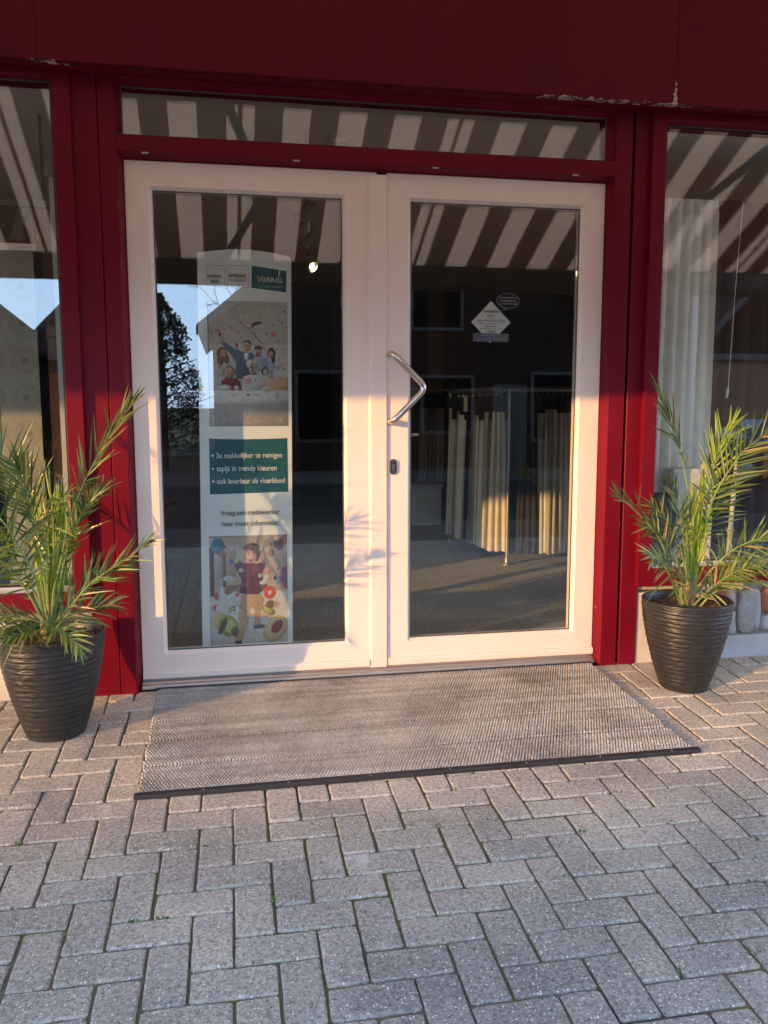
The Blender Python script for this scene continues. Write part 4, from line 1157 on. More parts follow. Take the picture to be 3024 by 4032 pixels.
# ------------------------------------------------------------------ poster behind the left door
PYY = .235
poster = thing("hanging_poster", "tall narrow carpet poster with a teal text panel hanging behind the left door", "poster", (.5, PYY, .02))
mb = MB()
xl0, xl1 = .296, .268; xr0, xr1 = .736, .716
top = []
ztop, zbot = 2.018, .05
nn = 16
front = [(xl1, zbot)] + [(xr1, zbot)] + [(xr0 + (xl0 - xr0) * k / nn, ztop + .024 * math.sin(math.pi * k / nn) + .007 * (k / nn - .5)) for k in range(nn + 1)]
mb.prism(front, 'y', PYY, PYY + .0015)
mb.build("sheet", M['poster'], poster)
pr = MB()
LY = [PYY - .0003]
class Raster:
    """a small printed photograph: soft shapes painted into a grid of cells"""
    def __init__(s, x0, x1, z0, z1, W, H, seed):
        s.b = (x0, x1, z0, z1); s.W = W; s.H = H; s.r = np.random.RandomState(seed)
        k = 3
        gx = (np.arange(W * k) + .5) / (W * k) * (x1 - x0) + x0; gz_ = (np.arange(H * k) + .5) / (H * k) * (z1 - z0) + z0
        s.X, s.Z = np.meshgrid(gx, gz_); s.k = k; s.im = np.zeros((H, W, 3))
    def poly(s, poly, col):
        p = np.array(poly, float); x0, x1, z0, z1 = s.b
        lo, hi = p.min(0), p.max(0); k = s.k
        i0 = max(0, int((lo[0] - x0) / (x1 - x0) * s.W) - 1); i1 = min(s.W, int((hi[0] - x0) / (x1 - x0) * s.W) + 2)
        j0 = max(0, int((lo[1] - z0) / (z1 - z0) * s.H) - 1); j1 = min(s.H, int((hi[1] - z0) / (z1 - z0) * s.H) + 2)
        if i1 <= i0 or j1 <= j0: return
        X = s.X[j0 * k:j1 * k, i0 * k:i1 * k]; Z = s.Z[j0 * k:j1 * k, i0 * k:i1 * k]
        ins = np.zeros(X.shape, bool); n = len(p)
        for a in range(n):
            (xa, za), (xb, zb) = p[a], p[(a + 1) % n]
            c = (za > Z) != (zb > Z)
            if abs(zb - za) > 1e-9: ins ^= c & (X < (xb - xa) * (Z - za) / (zb - za) + xa)
        m = ins.reshape(j1 - j0, k, i1 - i0, k).mean((1, 3))[..., None]
        u = ((X - lo[0]) / max(hi[0] - lo[0], 1e-6) - .5)[::k, ::k]; v = ((Z - lo[1]) / max(hi[1] - lo[1], 1e-6) - .5)[::k, ::k]
        area = (hi - lo).prod() / ((x1 - x0) * (z1 - z0))
        amp = .55 if area < .25 else .14
        sh = 1 + amp * (.55 * v - .7 * u) - amp * .9 * (u * u + v * v) + .05 * s.r.randn(*u.shape)
        c = np.clip(np.array(col)[None, None] * sh[..., None], .003, .95)
        s.im[j0:j1, i0:i1] = s.im[j0:j1, i0:i1] * (1 - m) + c * m
    def flush(s, mb, y):
        im = s.im; q = np.pad(im, ((1, 1), (1, 1), (0, 0)), 'edge')
        bl = sum(q[a:a + s.H, b:b + s.W] * w for a, b, w in ((0, 1, .1), (1, 0, .1), (1, 2, .1), (2, 1, .1), (1, 1, .6)))
        lf = s.r.randn(9, 7); yy = np.linspace(0, 7.99, s.H); xx = np.linspace(0, 5.99, s.W)
        ya, xa = yy.astype(int), xx.astype(int); fy, fx = (yy - ya)[:, None], (xx - xa)[None]
        L = lf[ya][:, xa] * (1 - fy) * (1 - fx) + lf[ya + 1][:, xa] * fy * (1 - fx) + lf[ya][:, xa + 1] * (1 - fy) * fx + lf[ya + 1][:, xa + 1] * fy * fx
        g = s.r.randn(s.H + 4, s.W + 4)
        g = sum(g[a:a + s.H, b:b + s.W] for a in range(5) for b in range(5)) / 5.0
        bl = bl * (1 + .045 * g)[..., None]
        bl = np.clip(bl * (1 + .05 * L)[..., None], .003, .95)
        x0, x1, z0, z1 = s.b; o = len(mb.v); W, H = s.W, s.H
        for j in range(H + 1):
            z = z0 + (z1 - z0) * j / H
            for i in range(W + 1): mb.v.append((sk(x0 + (x1 - x0) * i / W, z), y, z))
        for j in range(H):
            for i in range(W):
                a = o + j * (W + 1) + i
                mb.f.append([a, a + 1, a + W + 2, a + W + 1]); mb.m.append(0); mb.t.append(.5); mb.c.append(tuple(bl[j, i]))
RAS = [None]
def P(poly, col, lift=0):
    if RAS[0]: RAS[0].poly(poly, col); return
    LY[0] -= .000008
    pr.add([(q[0], LY[0] - lift, q[1]) for q in poly], [tuple(range(len(poly)))], 0, None, col)
def sk(x, z):     # the poster hangs a little out of square
    u = (z - .05) / 1.97
    return x + .012 * (u - .5) 
def R(x0, x1, z0, z1, col): P([(sk(x0, z0), z0), (sk(x1, z0), z0), (sk(x1, z1), z1), (sk(x0, z1), z1)], col)
def E(cx, cz, rx, rz, col, rot=0, n=14):
    P([(cx + rx * math.cos(a) * math.cos(rot) - rz * math.sin(a) * math.sin(rot), cz + rx * math.cos(a) * math.sin(rot) + rz * math.sin(a) * math.cos(rot)) for a in [2 * math.pi * k / n for k in range(n)]], col)
def line(pts, w, col):
    for a, b_ in zip(pts[:-1], pts[1:]):
        a = Vector((a[0], a[1])); b_ = Vector((b_[0], b_[1])); d = (b_ - a)
        if d.length < 1e-6: continue
        n_ = Vector((-d.y, d.x)).normalized() * w / 2
        P([tuple(a - n_), tuple(b_ - n_), tuple(b_ + n_), tuple(a + n_)], col)
    for a in pts: E(a[0], a[1], w / 2, w / 2, col, 0, 8)
TEAL = (.010, .095, .105); DARK = (.02, .025, .03); SKIN = (.52, .28, .18); PALE = (.58, .60, .59)
def outline(x0, x1, z0, z1):
    for (a, b_, c_, d) in ((x0, x1, z0, z0 + .0014), (x0, x1, z1 - .0014, z1), (x0, x0 + .0014, z0, z1), (x1 - .0014, x1, z0, z1)): R(a, b_, c_, d, (.12, .12, .12))
outline(.331, .416, 1.866, 1.966); outline(.427, .530, 1.866, 1.968)
P([(.545, 1.866), (.710, 1.848), (.714, 1.948), (.548, 1.969)], TEAL)
# photo 1
RAS[0] = Raster(.331, .711, 1.209, 1.803, 150, 234, 1)
def m1(px, py): return (.331 + (px - 505) / 620 * .378, 1.803 - (py - 465) / 697 * .423)
R(.331, .711, 1.38, 1.803, (.50, .455, .405)); R(.331, .711, 1.60, 1.803, (.46, .42, .375))
def PP(pts, col): P([m1(*q) for q in pts], col)
def EE(px, py, rx, ry, col, rot=0): E(*m1(px, py), rx * .00061, ry * .00061, col, rot)
PP([(1000, 1160), (1000, 1060), (1130, 1060), (1130, 1165)], (.48, .30, .14))
# back row: woman, tall man, bearded man, dark-haired woman
PP([(572, 1060), (575, 950), (605, 925), (660, 925), (700, 950), (735, 900), (745, 850), (730, 845), (712, 900), (690, 930), (690, 1060)], (.36, .40, .43))
EE(612, 870, 42, 52, (.22, .085, .04)); EE(600, 920, 28, 45, (.22, .085, .04)); EE(648, 915, 22, 40, (.22, .085, .04)); EE(622, 872, 24, 30, SKIN); EE(738, 868, 13, 20, SKIN)
PP([(715, 1070), (715, 930), (680, 880), (610, 795), (632, 778), (700, 825), (770, 855), (840, 860), (880, 900), (885, 1070)], (.085, .125, .175))
PP([(782, 868), (822, 862), (812, 920), (790, 930)], (.62, .64, .66)); EE(806, 812, 33, 46, SKIN); PP([(776, 800), (782, 772), (820, 765), (842, 785), (842, 808), (822, 788), (795, 784)], (.07, .045, .035)); EE(610, 776, 24, 14, SKIN, .6); EE(793, 828, 9, 7, (.55, .5, .48))
PP([(860, 1010), (850, 900), (885, 895), (920, 890), (965, 900), (950, 860), (930, 830), (948, 822), (972, 880), (955, 1010)], (.30, .37, .43)); EE(895, 862, 28, 38, SKIN); EE(895, 828, 32, 22, (.075, .045, .03)); EE(896, 880, 20, 16, (.14, .07, .045)); EE(935, 818, 12, 18, SKIN)
PP([(965, 1060), (960, 940), (985, 920), (1015, 930), (1045, 975), (1075, 955), (1085, 965), (1050, 1000), (1015, 985), (1010, 1060)], (.27, .31, .36)); EE(998, 865, 32, 44, (.02, .018, .02)); EE(1012, 910, 14, 40, (.02, .018, .02)); EE(993, 876, 20, 28, SKIN); EE(1078, 952, 16, 12, SKIN, .5)
# front row: curly child, grey-haired woman, girl
PP([(590, 1165), (605, 1085), (640, 1060), (715, 1060), (755, 1090), (762, 1165)], (.20, .022, .035)); EE(665, 1015, 52, 50, (.30, .15, .075)); EE(660, 1020, 30, 34, (.58, .33, .22)); EE(660, 1036, 12, 6, (.5, .1, .08))
PP([(765, 1165), (778, 1050), (830, 1035), (890, 1040), (925, 1080), (925, 1165)], (.52, .51, .48)); EE(838, 950, 42, 34, (.62, .54, .42)); EE(848, 985, 32, 44, (.58, .36, .26)); EE(820, 1080, 18, 22, SKIN); EE(800, 1085, 14, 20, SKIN)
PP([(925, 1160), (930, 1075), (965, 1055), (1000, 1065), (1050, 1085), (1075, 1060), (1082, 1075), (1050, 1110), (1005, 1110), (1000, 1165)], (.52, .33, .25)); EE(945, 1005, 30, 36, (.045, .025, .02)); EE(952, 1015, 20, 26, (.58, .34, .24)); EE(1072, 1055, 14, 10, SKIN, .8); EE(590, 980, 12, 20, SKIN); EE(604, 1000, 10, 20, (.55, .3, .2))
for (fx, fy, r) in ((622, 872, 26), (806, 815, 36), (895, 865, 30), (993, 878, 22), (660, 1020, 30), (848, 988, 34), (952, 1016, 22)):
    for sx in (-.36, .30): EE(fx + sx * r, fy - .10 * r, r * .17, r * .11, (.09, .05, .04)); EE(fx + sx * r, fy - .30 * r, r * .24, r * .06, (.16, .09, .06))
    EE(fx + .02 * r, fy + .16 * r, r * .12, r * .2, (.40, .20, .13)); EE(fx, fy + .55 * r, r * .34, r * .20, (.20, .04, .035)); EE(fx, fy + .47 * r, r * .28, r * .07, (.66, .60, .55))
    EE(fx + .62 * r, fy + .1 * r, r * .28, r * .7, (.36, .19, .12)); EE(fx - .05 * r, fy - .72 * r, r * .6, r * .22, (.56, .33, .22))
rf_ = random.Random(77)
for (xa, xb, ya, yb, c0) in ((735, 880, 880, 1060, (.085, .125, .175)), (575, 690, 935, 1050, (.36, .40, .43)), (860, 955, 905, 1000, (.30, .37, .43)), (965, 1040, 935, 1050, (.27, .31, .36)), (600, 750, 1070, 1160, (.20, .022, .035)), (770, 920, 1045, 1160, (.52, .51, .48)), (935, 1000, 1065, 1150, (.52, .33, .25))):
    for _ in range(12):
        x_, y_ = rf_.uniform(xa, xb), rf_.uniform(ya, yb); k_ = rf_.choice((.55, .7, 1.3, 1.5)); w_ = rf_.uniform(-14, 14)
        line([m1(x_, y_), m1(x_ + w_, y_ + rf_.uniform(18, 45))], rf_.uniform(.002, .004), tuple(min(.8, q * k_) for q in c0))
rp = random.Random(31)
FOOD = [(.40, .05, .035), (.45, .24, .10), (.10, .06, .04), (.52, .38, .2), (.5, .12, .06), (.06, .07, .04)]
for _ in range(95):
    px, py = rp.uniform(515, 1120), rp.uniform(480, 1000)
    if py > 760 and 560 < px < 1030: continue
    EE(px, py, rp.uniform(3, 11), rp.uniform(3, 8), rp.choice(FOOD), rp.uniform(0, 3))
EE(1017, 713, 17, 20, (.55, .06, .03)); EE(1017, 713, 6, 8, (.48, .44, .39))
line([m1(800, 660), m1(830, 665), m1(870, 640), m1(910, 630)], .016, (.12, .05, .03)); EE(820, 655, 28, 18, (.55, .5, .44))
line([m1(850, 700), m1(875, 740), m1(900, 760), m1(935, 800)], .005, (.16, .1, .07)); line([m1(560, 700), m1(590, 690), m1(605, 730)], .006, (.45, .06, .04)); EE(598, 725, 12, 16, (.4, .03, .03)); EE(728, 808, 10, 22, (.35, .02, .03))
R(.331, .711, 1.318, 1.382, (.62, .60, .56))
for (px, py, rx, ry) in ((630, 1140, 50, 24), (720, 1140, 20, 18), (700, 1190, 24, 10), (810, 1150, 16, 12), (960, 1150, 40, 22), (1030, 1200, 24, 28), (870, 1195, 40, 10)): EE(px, py, rx, ry, (.50, .49, .47)); EE(px + 2, py, rx * .6, ry * .6, rp.choice(FOOD[:4] + [(.6, .58, .55)] * 2))
EE(810, 1195, 9, 12, (.4, .03, .03))
R(.329, .710, 1.209, 1.318, (.34, .315, .29)); 
for _ in range(60):
    x = rp.uniform(.33, .70); z = rp.uniform(1.212, 1.31); R(x, x + rp.uniform(.004, .01), z, z + rp.uniform(.006, .03) if z < 1.285 else z + .006, rp.choice([(.37, .345, .32), (.31, .285, .262)]))
RAS[0].flush(pr, PYY - .0006); RAS[0] = None
# teal text panel
P([(.326, .879), (.706, .885), (.705, 1.150)] + [(.705 - (.705 - .328) * k / 8, 1.150 - .004 * math.sin(math.pi * k / 8)) for k in range(1, 8)] + [(.328, 1.152)], TEAL)
# photo 2
RAS[0] = Raster(.316, .698, .104, .672, 150, 222, 2)
def m2(px, py): return (.316 + (px - 428) / 1017 * .382, .668 - (py - 365) / 1460 * .565)
def P2(pts, col): P([m2(*q) for q in pts], col)
def E2(px, py, rx, ry, col, rot=0): E(*m2(px, py), rx * .000376, ry * .000387, col, rot)
P2([(424, 365), (1445, 350), (1445, 1080), (430, 1080)], (.40, .33, .26)); P2([(430, 1080), (1445, 1080), (1445, 1800), (436, 1845)], (.52, .50, .46))
P2([(424, 365), (600, 365), (600, 900), (428, 900)], (.44, .40, .35)); P2([(610, 520), (770, 540), (770, 900), (610, 900)], (.36, .27, .19)); P2([(1150, 520), (1445, 520), (1445, 700), (1150, 700)], (.46, .38, .30)); P2([(1150, 710), (1445, 710), (1445, 940), (1150, 940)], (.38, .30, .22)); P2([(430, 500), (490, 500), (490, 1130), (430, 1130)], (.10, .06, .045)); P2([(600, 560), (640, 560), (640, 1020), (600, 1020)], (.16, .085, .05)); P2([(640, 900), (800, 880), (800, 960), (640, 1000)], (.42, .36, .28))
P2([(1370, 780), (1445, 760), (1445, 1070), (1400, 1050), (1345, 960)], (.26, .05, .10)); P2([(1370, 360), (1445, 350), (1445, 470), (1380, 540), (1320, 560)], (.36, .16, .10)); P2([(1300, 430), (1370, 400), (1400, 500), (1340, 560), (1270, 500)], (.16, .09, .10)); E2(1300, 470, 40, 45, (.10, .085, .075)); E2(1222, 472, 17, 18, (.4, .08, .12))
E2(540, 480, 85, 105, (.055, .20, .26)); E2(600, 590, 55, 30, (.36, .15, .06)); E2(630, 495, 14, 18, (.2, .03, .05))
# legs, shoes, jumper, arms, head
P2([(740, 1700), (790, 1480), (800, 1320), (835, 1120), (1095, 1120), (1140, 1200), (1095, 1340), (1085, 1530), (995, 1530), (1010, 1330), (960, 1290), (920, 1490), (840, 1720)], (.43, .28, .16)); P2([(745, 1720), (835, 1720), (838, 1825), (735, 1830)], (.03, .025, .028)); P2([(990, 1530), (1090, 1515), (1180, 1555), (1150, 1570), (985, 1580)], (.03, .028, .035))
P2([(800, 1095), (850, 940), (770, 780), (760, 690), (820, 680), (880, 720), (960, 705), (1040, 720), (1150, 700), (1160, 760), (1110, 860), (1140, 960), (1120, 1080), (1060, 1125), (900, 1120)], (.115, .022, .035)); P2([(1000, 720), (1060, 760), (1050, 900), (960, 840)], (.15, .035, .045))
for q in ((890, 580, 60), (945, 510, 50), (1020, 510, 55), (1060, 590, 50), (1060, 660, 40), (885, 640, 30), (980, 490, 40)): E2(q[0], q[1], q[2], q[2], (.13, .06, .03))
E2(970, 620, 70, 90, (.60, .36, .26)); E2(940, 595, 12, 8, (.1, .05, .03)); E2(1008, 600, 12, 8, (.1, .05, .03)); E2(965, 668, 26, 18, (.22, .04, .035)); E2(965, 660, 20, 6, (.7, .66, .6))
for base, tips in (((870, 650), ((815, 560), (848, 540), (880, 535), (908, 560), (905, 700))), ((1115, 660), ((1100, 580), (1135, 575), (1165, 580), (1190, 640), (1050, 710)))):
    E2(base[0], base[1], 42, 52, (.58, .35, .25))
    for tp in tips: line([m2(*base), m2(*tp)], .0085, (.60, .37, .27))
for _ in range(26):
    x_, y_ = rf_.uniform(800, 1110), rf_.uniform(740, 1090); line([m2(x_, y_), m2(x_ + rf_.uniform(-40, 40), y_ + rf_.uniform(25, 70))], rf_.uniform(.0015, .0035), rf_.choice(((.06, .012, .02), (.17, .045, .06), (.085, .016, .026))))
for _ in range(18):
    x_, y_ = rf_.choice((rf_.uniform(800, 930), rf_.uniform(1010, 1100))), rf_.uniform(1160, 1500); line([m2(x_, y_), m2(x_ + rf_.uniform(-30, 30), y_ + rf_.uniform(20, 60))], rf_.uniform(.0015, .003), rf_.choice(((.30, .19, .10), (.52, .36, .22))))
for _ in range(40): E2(rf_.uniform(880, 1075), rf_.uniform(470, 560) + abs(rf_.gauss(0, 20)), 16, 12, rf_.choice(((.10, .045, .025), (.22, .11, .055), (.30, .16, .08))), rf_.uniform(0, 3))
E2(970, 630, 56, 74, (.60, .36, .26)); E2(1010, 640, 26, 60, (.44, .25, .17)); E2(940, 598, 13, 9, (.1, .05, .03)); E2(1000, 602, 13, 9, (.1, .05, .03)); E2(940, 575, 20, 5, (.15, .08, .05)); E2(1003, 580, 20, 5, (.15, .08, .05)); E2(968, 628, 8, 16, (.46, .26, .18)); E2(965, 672, 28, 22, (.20, .035, .03)); E2(965, 658, 22, 6, (.7, .66, .6))
# flying food
E2(1210, 1105, 84, 88, (.52, .06, .025)); E2(1212, 1108, 26, 30, (.52, .50, .46))
E2(1230, 590, 45, 52, (.30, .20, .11)); E2(1240, 560, 34, 22, (.36, .17, .15)); E2(715, 685, 38, 30, (.17, .10, .26)); E2(782, 678, 26, 32, (.36, .52, .12)); E2(838, 806, 36, 28, (.55, .36, .22)); E2(838, 806, 20, 14, (.6, .42, .36)); E2(1085, 880, 24, 28, (.26, .5, .32))
E2(668, 905, 62, 36, (.55, .58, .58)); E2(668, 905, 40, 20, (.40, .44, .45)); line([m2(580, 1020), m2(600, 1110), m2(660, 1165), m2(740, 1150)], .018, (.55, .57, .58)); P2([(610, 1080), (660, 990), (780, 990), (940, 970), (930, 1000), (800, 1030), (700, 1100), (650, 1120)], (.22, .12, .05)); E2(1125, 1010, 52, 46, (.14, .07, .04)); E2(1120, 975, 46, 24, (.52, .5, .5)); P2([(1110, 960), (1160, 860), (1200, 880), (1130, 1000)], (.50, .49, .47))
E2(515, 1130, 34, 50, (.45, .07, .05)); E2(780, 1118, 28, 26, (.48, .06, .05)); E2(500, 1280, 44, 42, (.42, .06, .05)); E2(530, 1290, 30, 34, (.6, .56, .5)); E2(690, 1310, 26, 52, (.30, .45, .08)); E2(735, 1275, 18, 18, (.05, .06, .16)); E2(738, 1315, 16, 16, (.05, .06, .16)); E2(1315, 950, 30, 62, (.14, .30, .36)); E2(1285, 920, 24, 30, (.04, .06, .07)); E2(1315, 800, 15, 16, (.1, .06, .16)); E2(1210, 830, 20, 26, (.42, .12, .04)); E2(1150, 840, 16, 20, (.40, .2, .2))
E2(550, 1460, 95, 120, (.50, .37, .20)); E2(660, 1520, 125, 150, (.26, .30, .07), .4); E2(690, 1545, 78, 110, (.44, .48, .16), .5); E2(590, 1520, 40, 120, (.06, .045, .02), -.4); E2(745, 1600, 50, 70, (.10, .085, .05))
E2(1190, 1340, 100, 58, (.22, .20, .05), -.6); E2(1180, 1335, 72, 26, (.42, .44, .10), -.6); E2(1215, 1260, 60, 55, (.16, .09, .03)); E2(1300, 1265, 40, 54, (.50, .35, .30)); E2(1290, 1255, 20, 24, (.4, .14, .14)); E2(1150, 1400, 46, 34, (.46, .30, .16))
E2(1280, 1590, 148, 200, (.50, .38, .16), -.6); E2(1290, 1580, 118, 160, (.56, .46, .24), -.6); E2(1300, 1560, 66, 100, (.30, .035, .035), -.6)
line([m2(750, 1210), m2(830, 1290), m2(900, 1340), m2(960, 1390), m2(1040, 1420)], .0045, (.34, .16, .06))
for _ in range(30): E2(rp.uniform(780, 1050), rp.uniform(1280, 1440), 7, 7, (.40, .22, .09))
RAS[0].flush(pr, PYY - .0006); RAS[0] = None
# flowing script in the teal corner, drawn as pen strokes
def script(strokes, x, z, s, w, col):
    for st_ in strokes:
        C = catmull([(q[0], q[1], 0) for q in st_], max(8, 5 * len(st_)))
        line([(x + c_.x * s, z + c_.y * s + c_.x * s * -.05) for c_ in C], w, col)
IV = (.55, .55, .48)
VI = [[(0, 1), (.15, .9), (.35, .05), (.5, .1), (.75, .95), (.95, .8)], [(1.05, .9), (1.05, .1), (1.3, .1), (1.45, .9), (1.65, .1), (1.85, .2), (2.0, .95), (2.15, .75)],
      [(2.15, .4), (2.5, .6), (2.45, .95), (2.2, .8), (2.25, .15), (2.6, .05), (2.85, .5), (2.95, .9), (2.95, .1), (3.1, .8), (3.35, .9), (3.4, .15), (3.6, .15), (3.8, .6)],
      [(4.3, .75), (4.0, .9), (3.8, .4), (4.0, .05), (4.3, .4), (4.65, 2.0), (4.75, 2.5), (4.5, 2.2), (4.45, .3), (4.65, .05), (4.9, .5), (4.98, .95), (4.95, .15), (5.15, .1), (5.3, .4)]]
script(VI, .575, 1.897, .0225, .0038, IV)
E(.575 + 1.1 * .0225, 1.926, .002, .002, IV); E(.686, 1.919, .002, .002, IV)
pr.build("print", M['ink'], poster, ink=True, fix=False)
tx = MB(); ty = PYY - .0085
text_mesh(tx, "ambiant", .341, 1.908, ty, .026, col=DARK, width=.066, bold=.012); text_mesh(tx, "tapijt", .354, 1.885, ty, .026, col=DARK, width=.041, bold=.012)
text_mesh(tx, "ambiant", .439, 1.912, ty, .030, col=DARK, width=.081, bold=.012); text_mesh(tx, "vloerkleden", .439, 1.893, ty, .020, col=DARK, width=.081)
text_mesh(tx, "cool carpet for happy people", .582, 1.869, ty, .0125, col=(.42, .46, .44), width=.105)
WH = (.72, .73, .70)
for t_, z_, w_ in (("3x makkelijker te reinigen", 1.056, .318), ("tapijt in trendy kleuren", .993, .290), ("ook leverbaar als vloerkleed", .931, .328)):
    text_mesh(tx, t_, .360, z_, ty, .037, col=WH, width=w_, bold=.008)
    E_ = [(.343 + .0055 * math.cos(a), z_ + .012 + .0055 * math.sin(a)) for a in [k * math.pi / 5 for k in range(10)]]
    tx.add([(q[0], ty, q[1]) for q in E_], [tuple(range(10))], 0, None, WH)
text_mesh(tx, "Vraag een medewerker", .374, .776, ty, .037, col=(.012, .06, .07), width=.288, bold=.006)
text_mesh(tx, "naar meer informatie!", .380, .722, ty, .037, col=(.012, .06, .07), width=.276, bold=.006)
tx.build("lettering", M['ink'], poster, ink=True, fix=False)

# ------------------------------------------------------------------ opening-hours sticker inside the right door
SY = .0475
stick = thing("opening_hours_sticker", "white diamond sticker with opening hours, speech bubble and grey note on the right door glass", "sticker", (1.678, SY, 1.70))
mb = MB(); LY[0] = SY
pr = mb
def dia(y, pts): mb.prism(pts, 'y', y, y + .0006)
dia(SY, [(1.6338, 1.653), (1.7239, 1.653), (1.7767, 1.706), (1.6777, 1.806), (1.5801, 1.7045)])
mb.build("diamond", M['paper'], stick)
mb = MB(); mb.prism([(1.590, 1.6155), (1.766, 1.6155), (1.7665, 1.6515), (1.5905, 1.6515)], 'y', SY, SY + .0006); mb.build("note_strip", mat("grey_note", (.10, .11, .13), .6, .05), stick)
pr = MB(); LY[0] = SY - .0004
line([(1.7635 + .057 * math.cos(a), 1.8085 + .034 * math.sin(a)) for a in [k * math.pi / 16 for k in range(33)]], .0022, (.30, .30, .30))
line([(1.745, 1.776), (1.736, 1.760), (1.758, 1.775)], .002, (.30, .30, .30))
line([(1.5905, 1.6515), (1.7665, 1.6515), (1.766, 1.6155), (1.590, 1.6155), (1.5905, 1.6515)], .0014, (.30, .31, .33))
P([(1.669, 1.615), (1.679, 1.615), (1.674, 1.607)], (.6, .58, .55))
INK = (.05, .045, .045); yy = SY - .0012
text_mesh(pr, "Openingstijden", 1.678, 1.752, yy, .017, 'CENTER', INK, width=.080, bold=.012)
for t_, z_, w_, b_ in (("Maandag", 1.734, .037, .012), ("Gesloten", 1.722, .031, 0), ("Dinsdag & Woensdag & Donderdag", 1.709, .142, .012), ("09.30 tot 12.00 - 13.30 tot 17.30", 1.696, .120, 0), ("Vrijdag doorlopend", 1.683, .064, .012), ("09.30 tot 12.00 - 13.30 - 20.00", 1.671, .112, 0), ("Zaterdag", 1.660, .036, .012), ("09.30 tot 16.00", 1.6475 + .0065, .052, 0)):
    text_mesh(pr, t_, 1.678, z_, yy, .0115 if b_ else .0095, 'CENTER', INK, width=w_, bold=b_)
for t_, z_, w_ in (("Voor levering buiten", 1.819, .084), ("onze openingstijden", 1.805, .082), ("Tel +32 4 55 48 52 20", 1.790, .092)):
    text_mesh(pr, t_, 1.7635, z_, yy, .0125, 'CENTER', (.40, .39, .38), width=w_, bold=.01)
for z_, w_ in ((1.641, .11), (1.633, .05), (1.624, .13)): 
    P([(1.678 - w_ / 2, z_), (1.678 + w_ / 2, z_), (1.678 + w_ / 2, z_ + .003), (1.678 - w_ / 2, z_ + .003)], (.24, .25, .28))
pr.build("lettering", M['ink'], stick, ink=True, fix=False)

# ------------------------------------------------------------------ inside the shop
def pleats(m, x0, x1, y, z0, z1, amp, waves, seed, mi=0, dy=0.0, thick=.004, taper=1.0):
    rs_ = random.Random(seed); n = max(12, waves * 8); V = []; F = []
    ph = rs_.uniform(0, 6); am = [rs_.uniform(.5, 1.2) for _ in range(waves + 2)]
    for j_ in range(5):
        u = j_ / 4; z = z1 + (z0 - z1) * u
        for i in range(n + 1):
            t = i / n; w_ = t * waves; a = am[int(w_)]
            off = amp * a * math.sin(2 * math.pi * w_ + ph + u * 1.1 * (a - .8)) * (.40 + .60 * u) + .3 * amp * math.sin(5.1 * w_ + u * 2)
            kx = taper + (1 - taper) * u ** .7
            V.append(((x0 + x1) / 2 + (x1 - x0) * (t - .5) * kx + .25 * amp * math.cos(2 * math.pi * w_ + ph), y + dy * t + off, z))
    n1 = len(V); V += [(q[0], q[1] + thick, q[2]) for q in V]
    for j_ in range(4):
        for i in range(n):
            a = j_ * (n + 1) + i; q = (a, a + 1, a + n + 2, a + n + 1); F.append(q); F.append(tuple(n1 + k for k in q[::-1]))
    m.add(V, F, mi)

# sample rack
rack = thing("curtain_rack", "steel pipe rack with curtain samples seen through the right door", "clothes rack", (2.60, 2.42, .045))
mb = MB(); mb.tube([(2.60, 2.42, .05), (2.60, 2.42, 1.43)], .017, 12); mb.build("upright", M['alu'], rack, smooth=True, angle=50)
mb = MB(); mb.lathe([(.05, .046), (.05, .054), (.024, .060), (.022, .10), (.017, .105)], 2.60, 2.42, 20, 0, True); mb.build("base_flange", M['alu'], rack, smooth=True, angle=40)
mb = MB(); mb.tube([(2.44, 3.6, 1.43), (2.60, 2.42, 1.43)], .014, 10); mb.tube([(2.60, 2.42, 1.43), (3.95, 2.38, 1.43)], .014, 10); mb.build("rail", M['alu'], rack, smooth=True, angle=50)
for q in ((2.44, 3.6), (3.95, 2.38)):
    mb = MB(); mb.tube([(*q, .05), (*q, 1.43)], .014, 10); mb.build("end_post", M['lamppost'], rack, smooth=True, angle=50)
def sample(px, py, ang, w, top, bot, matk, band, seed, label, group):
    t = thing("curtain_sample", label, "curtain sample", (px, py, bot), group)
    m = MB(); pleats(m, -w / 2, w / 2, 0, bot, top, .026, max(2, int(w / .05)), seed, taper=.6)
    ca_, sa_ = math.cos(ang), math.sin(ang)
    m.v = [(px + q[0] * ca_ - q[1] * sa_, py + q[0] * sa_ + q[1] * ca_, q[2]) for q in m.v]
    m.build("fabric", M[matk], t, smooth=True, fix=False)
    m = MB(); m.box(-w / 2, w / 2, -.006, .006, top - .005, 1.385)
    m.v = [(px + q[0] * ca_ - q[1] * sa_, py + q[0] * sa_ + q[1] * ca_, q[2]) for q in m.v]
    m.build("header_band", M[band], t)
    m = MB(); m.tube([(px, py, 1.38), (px + .01, py, 1.40), (px + .012, py, 1.448), (px, py, 1.458), (px - .012, py, 1.448)], .0022, 6); m.build("hook", M['alu'], t)
rs = random.Random(12)
seq = ['fabric_c', 'fabric_w', 'fabric_g', 'fabric_p', 'fabric_s', 'fabric_b', 'fabric_w', 'fabric_c', 'fabric_p', 'fabric_g', 'fabric_w', 'fabric_s']
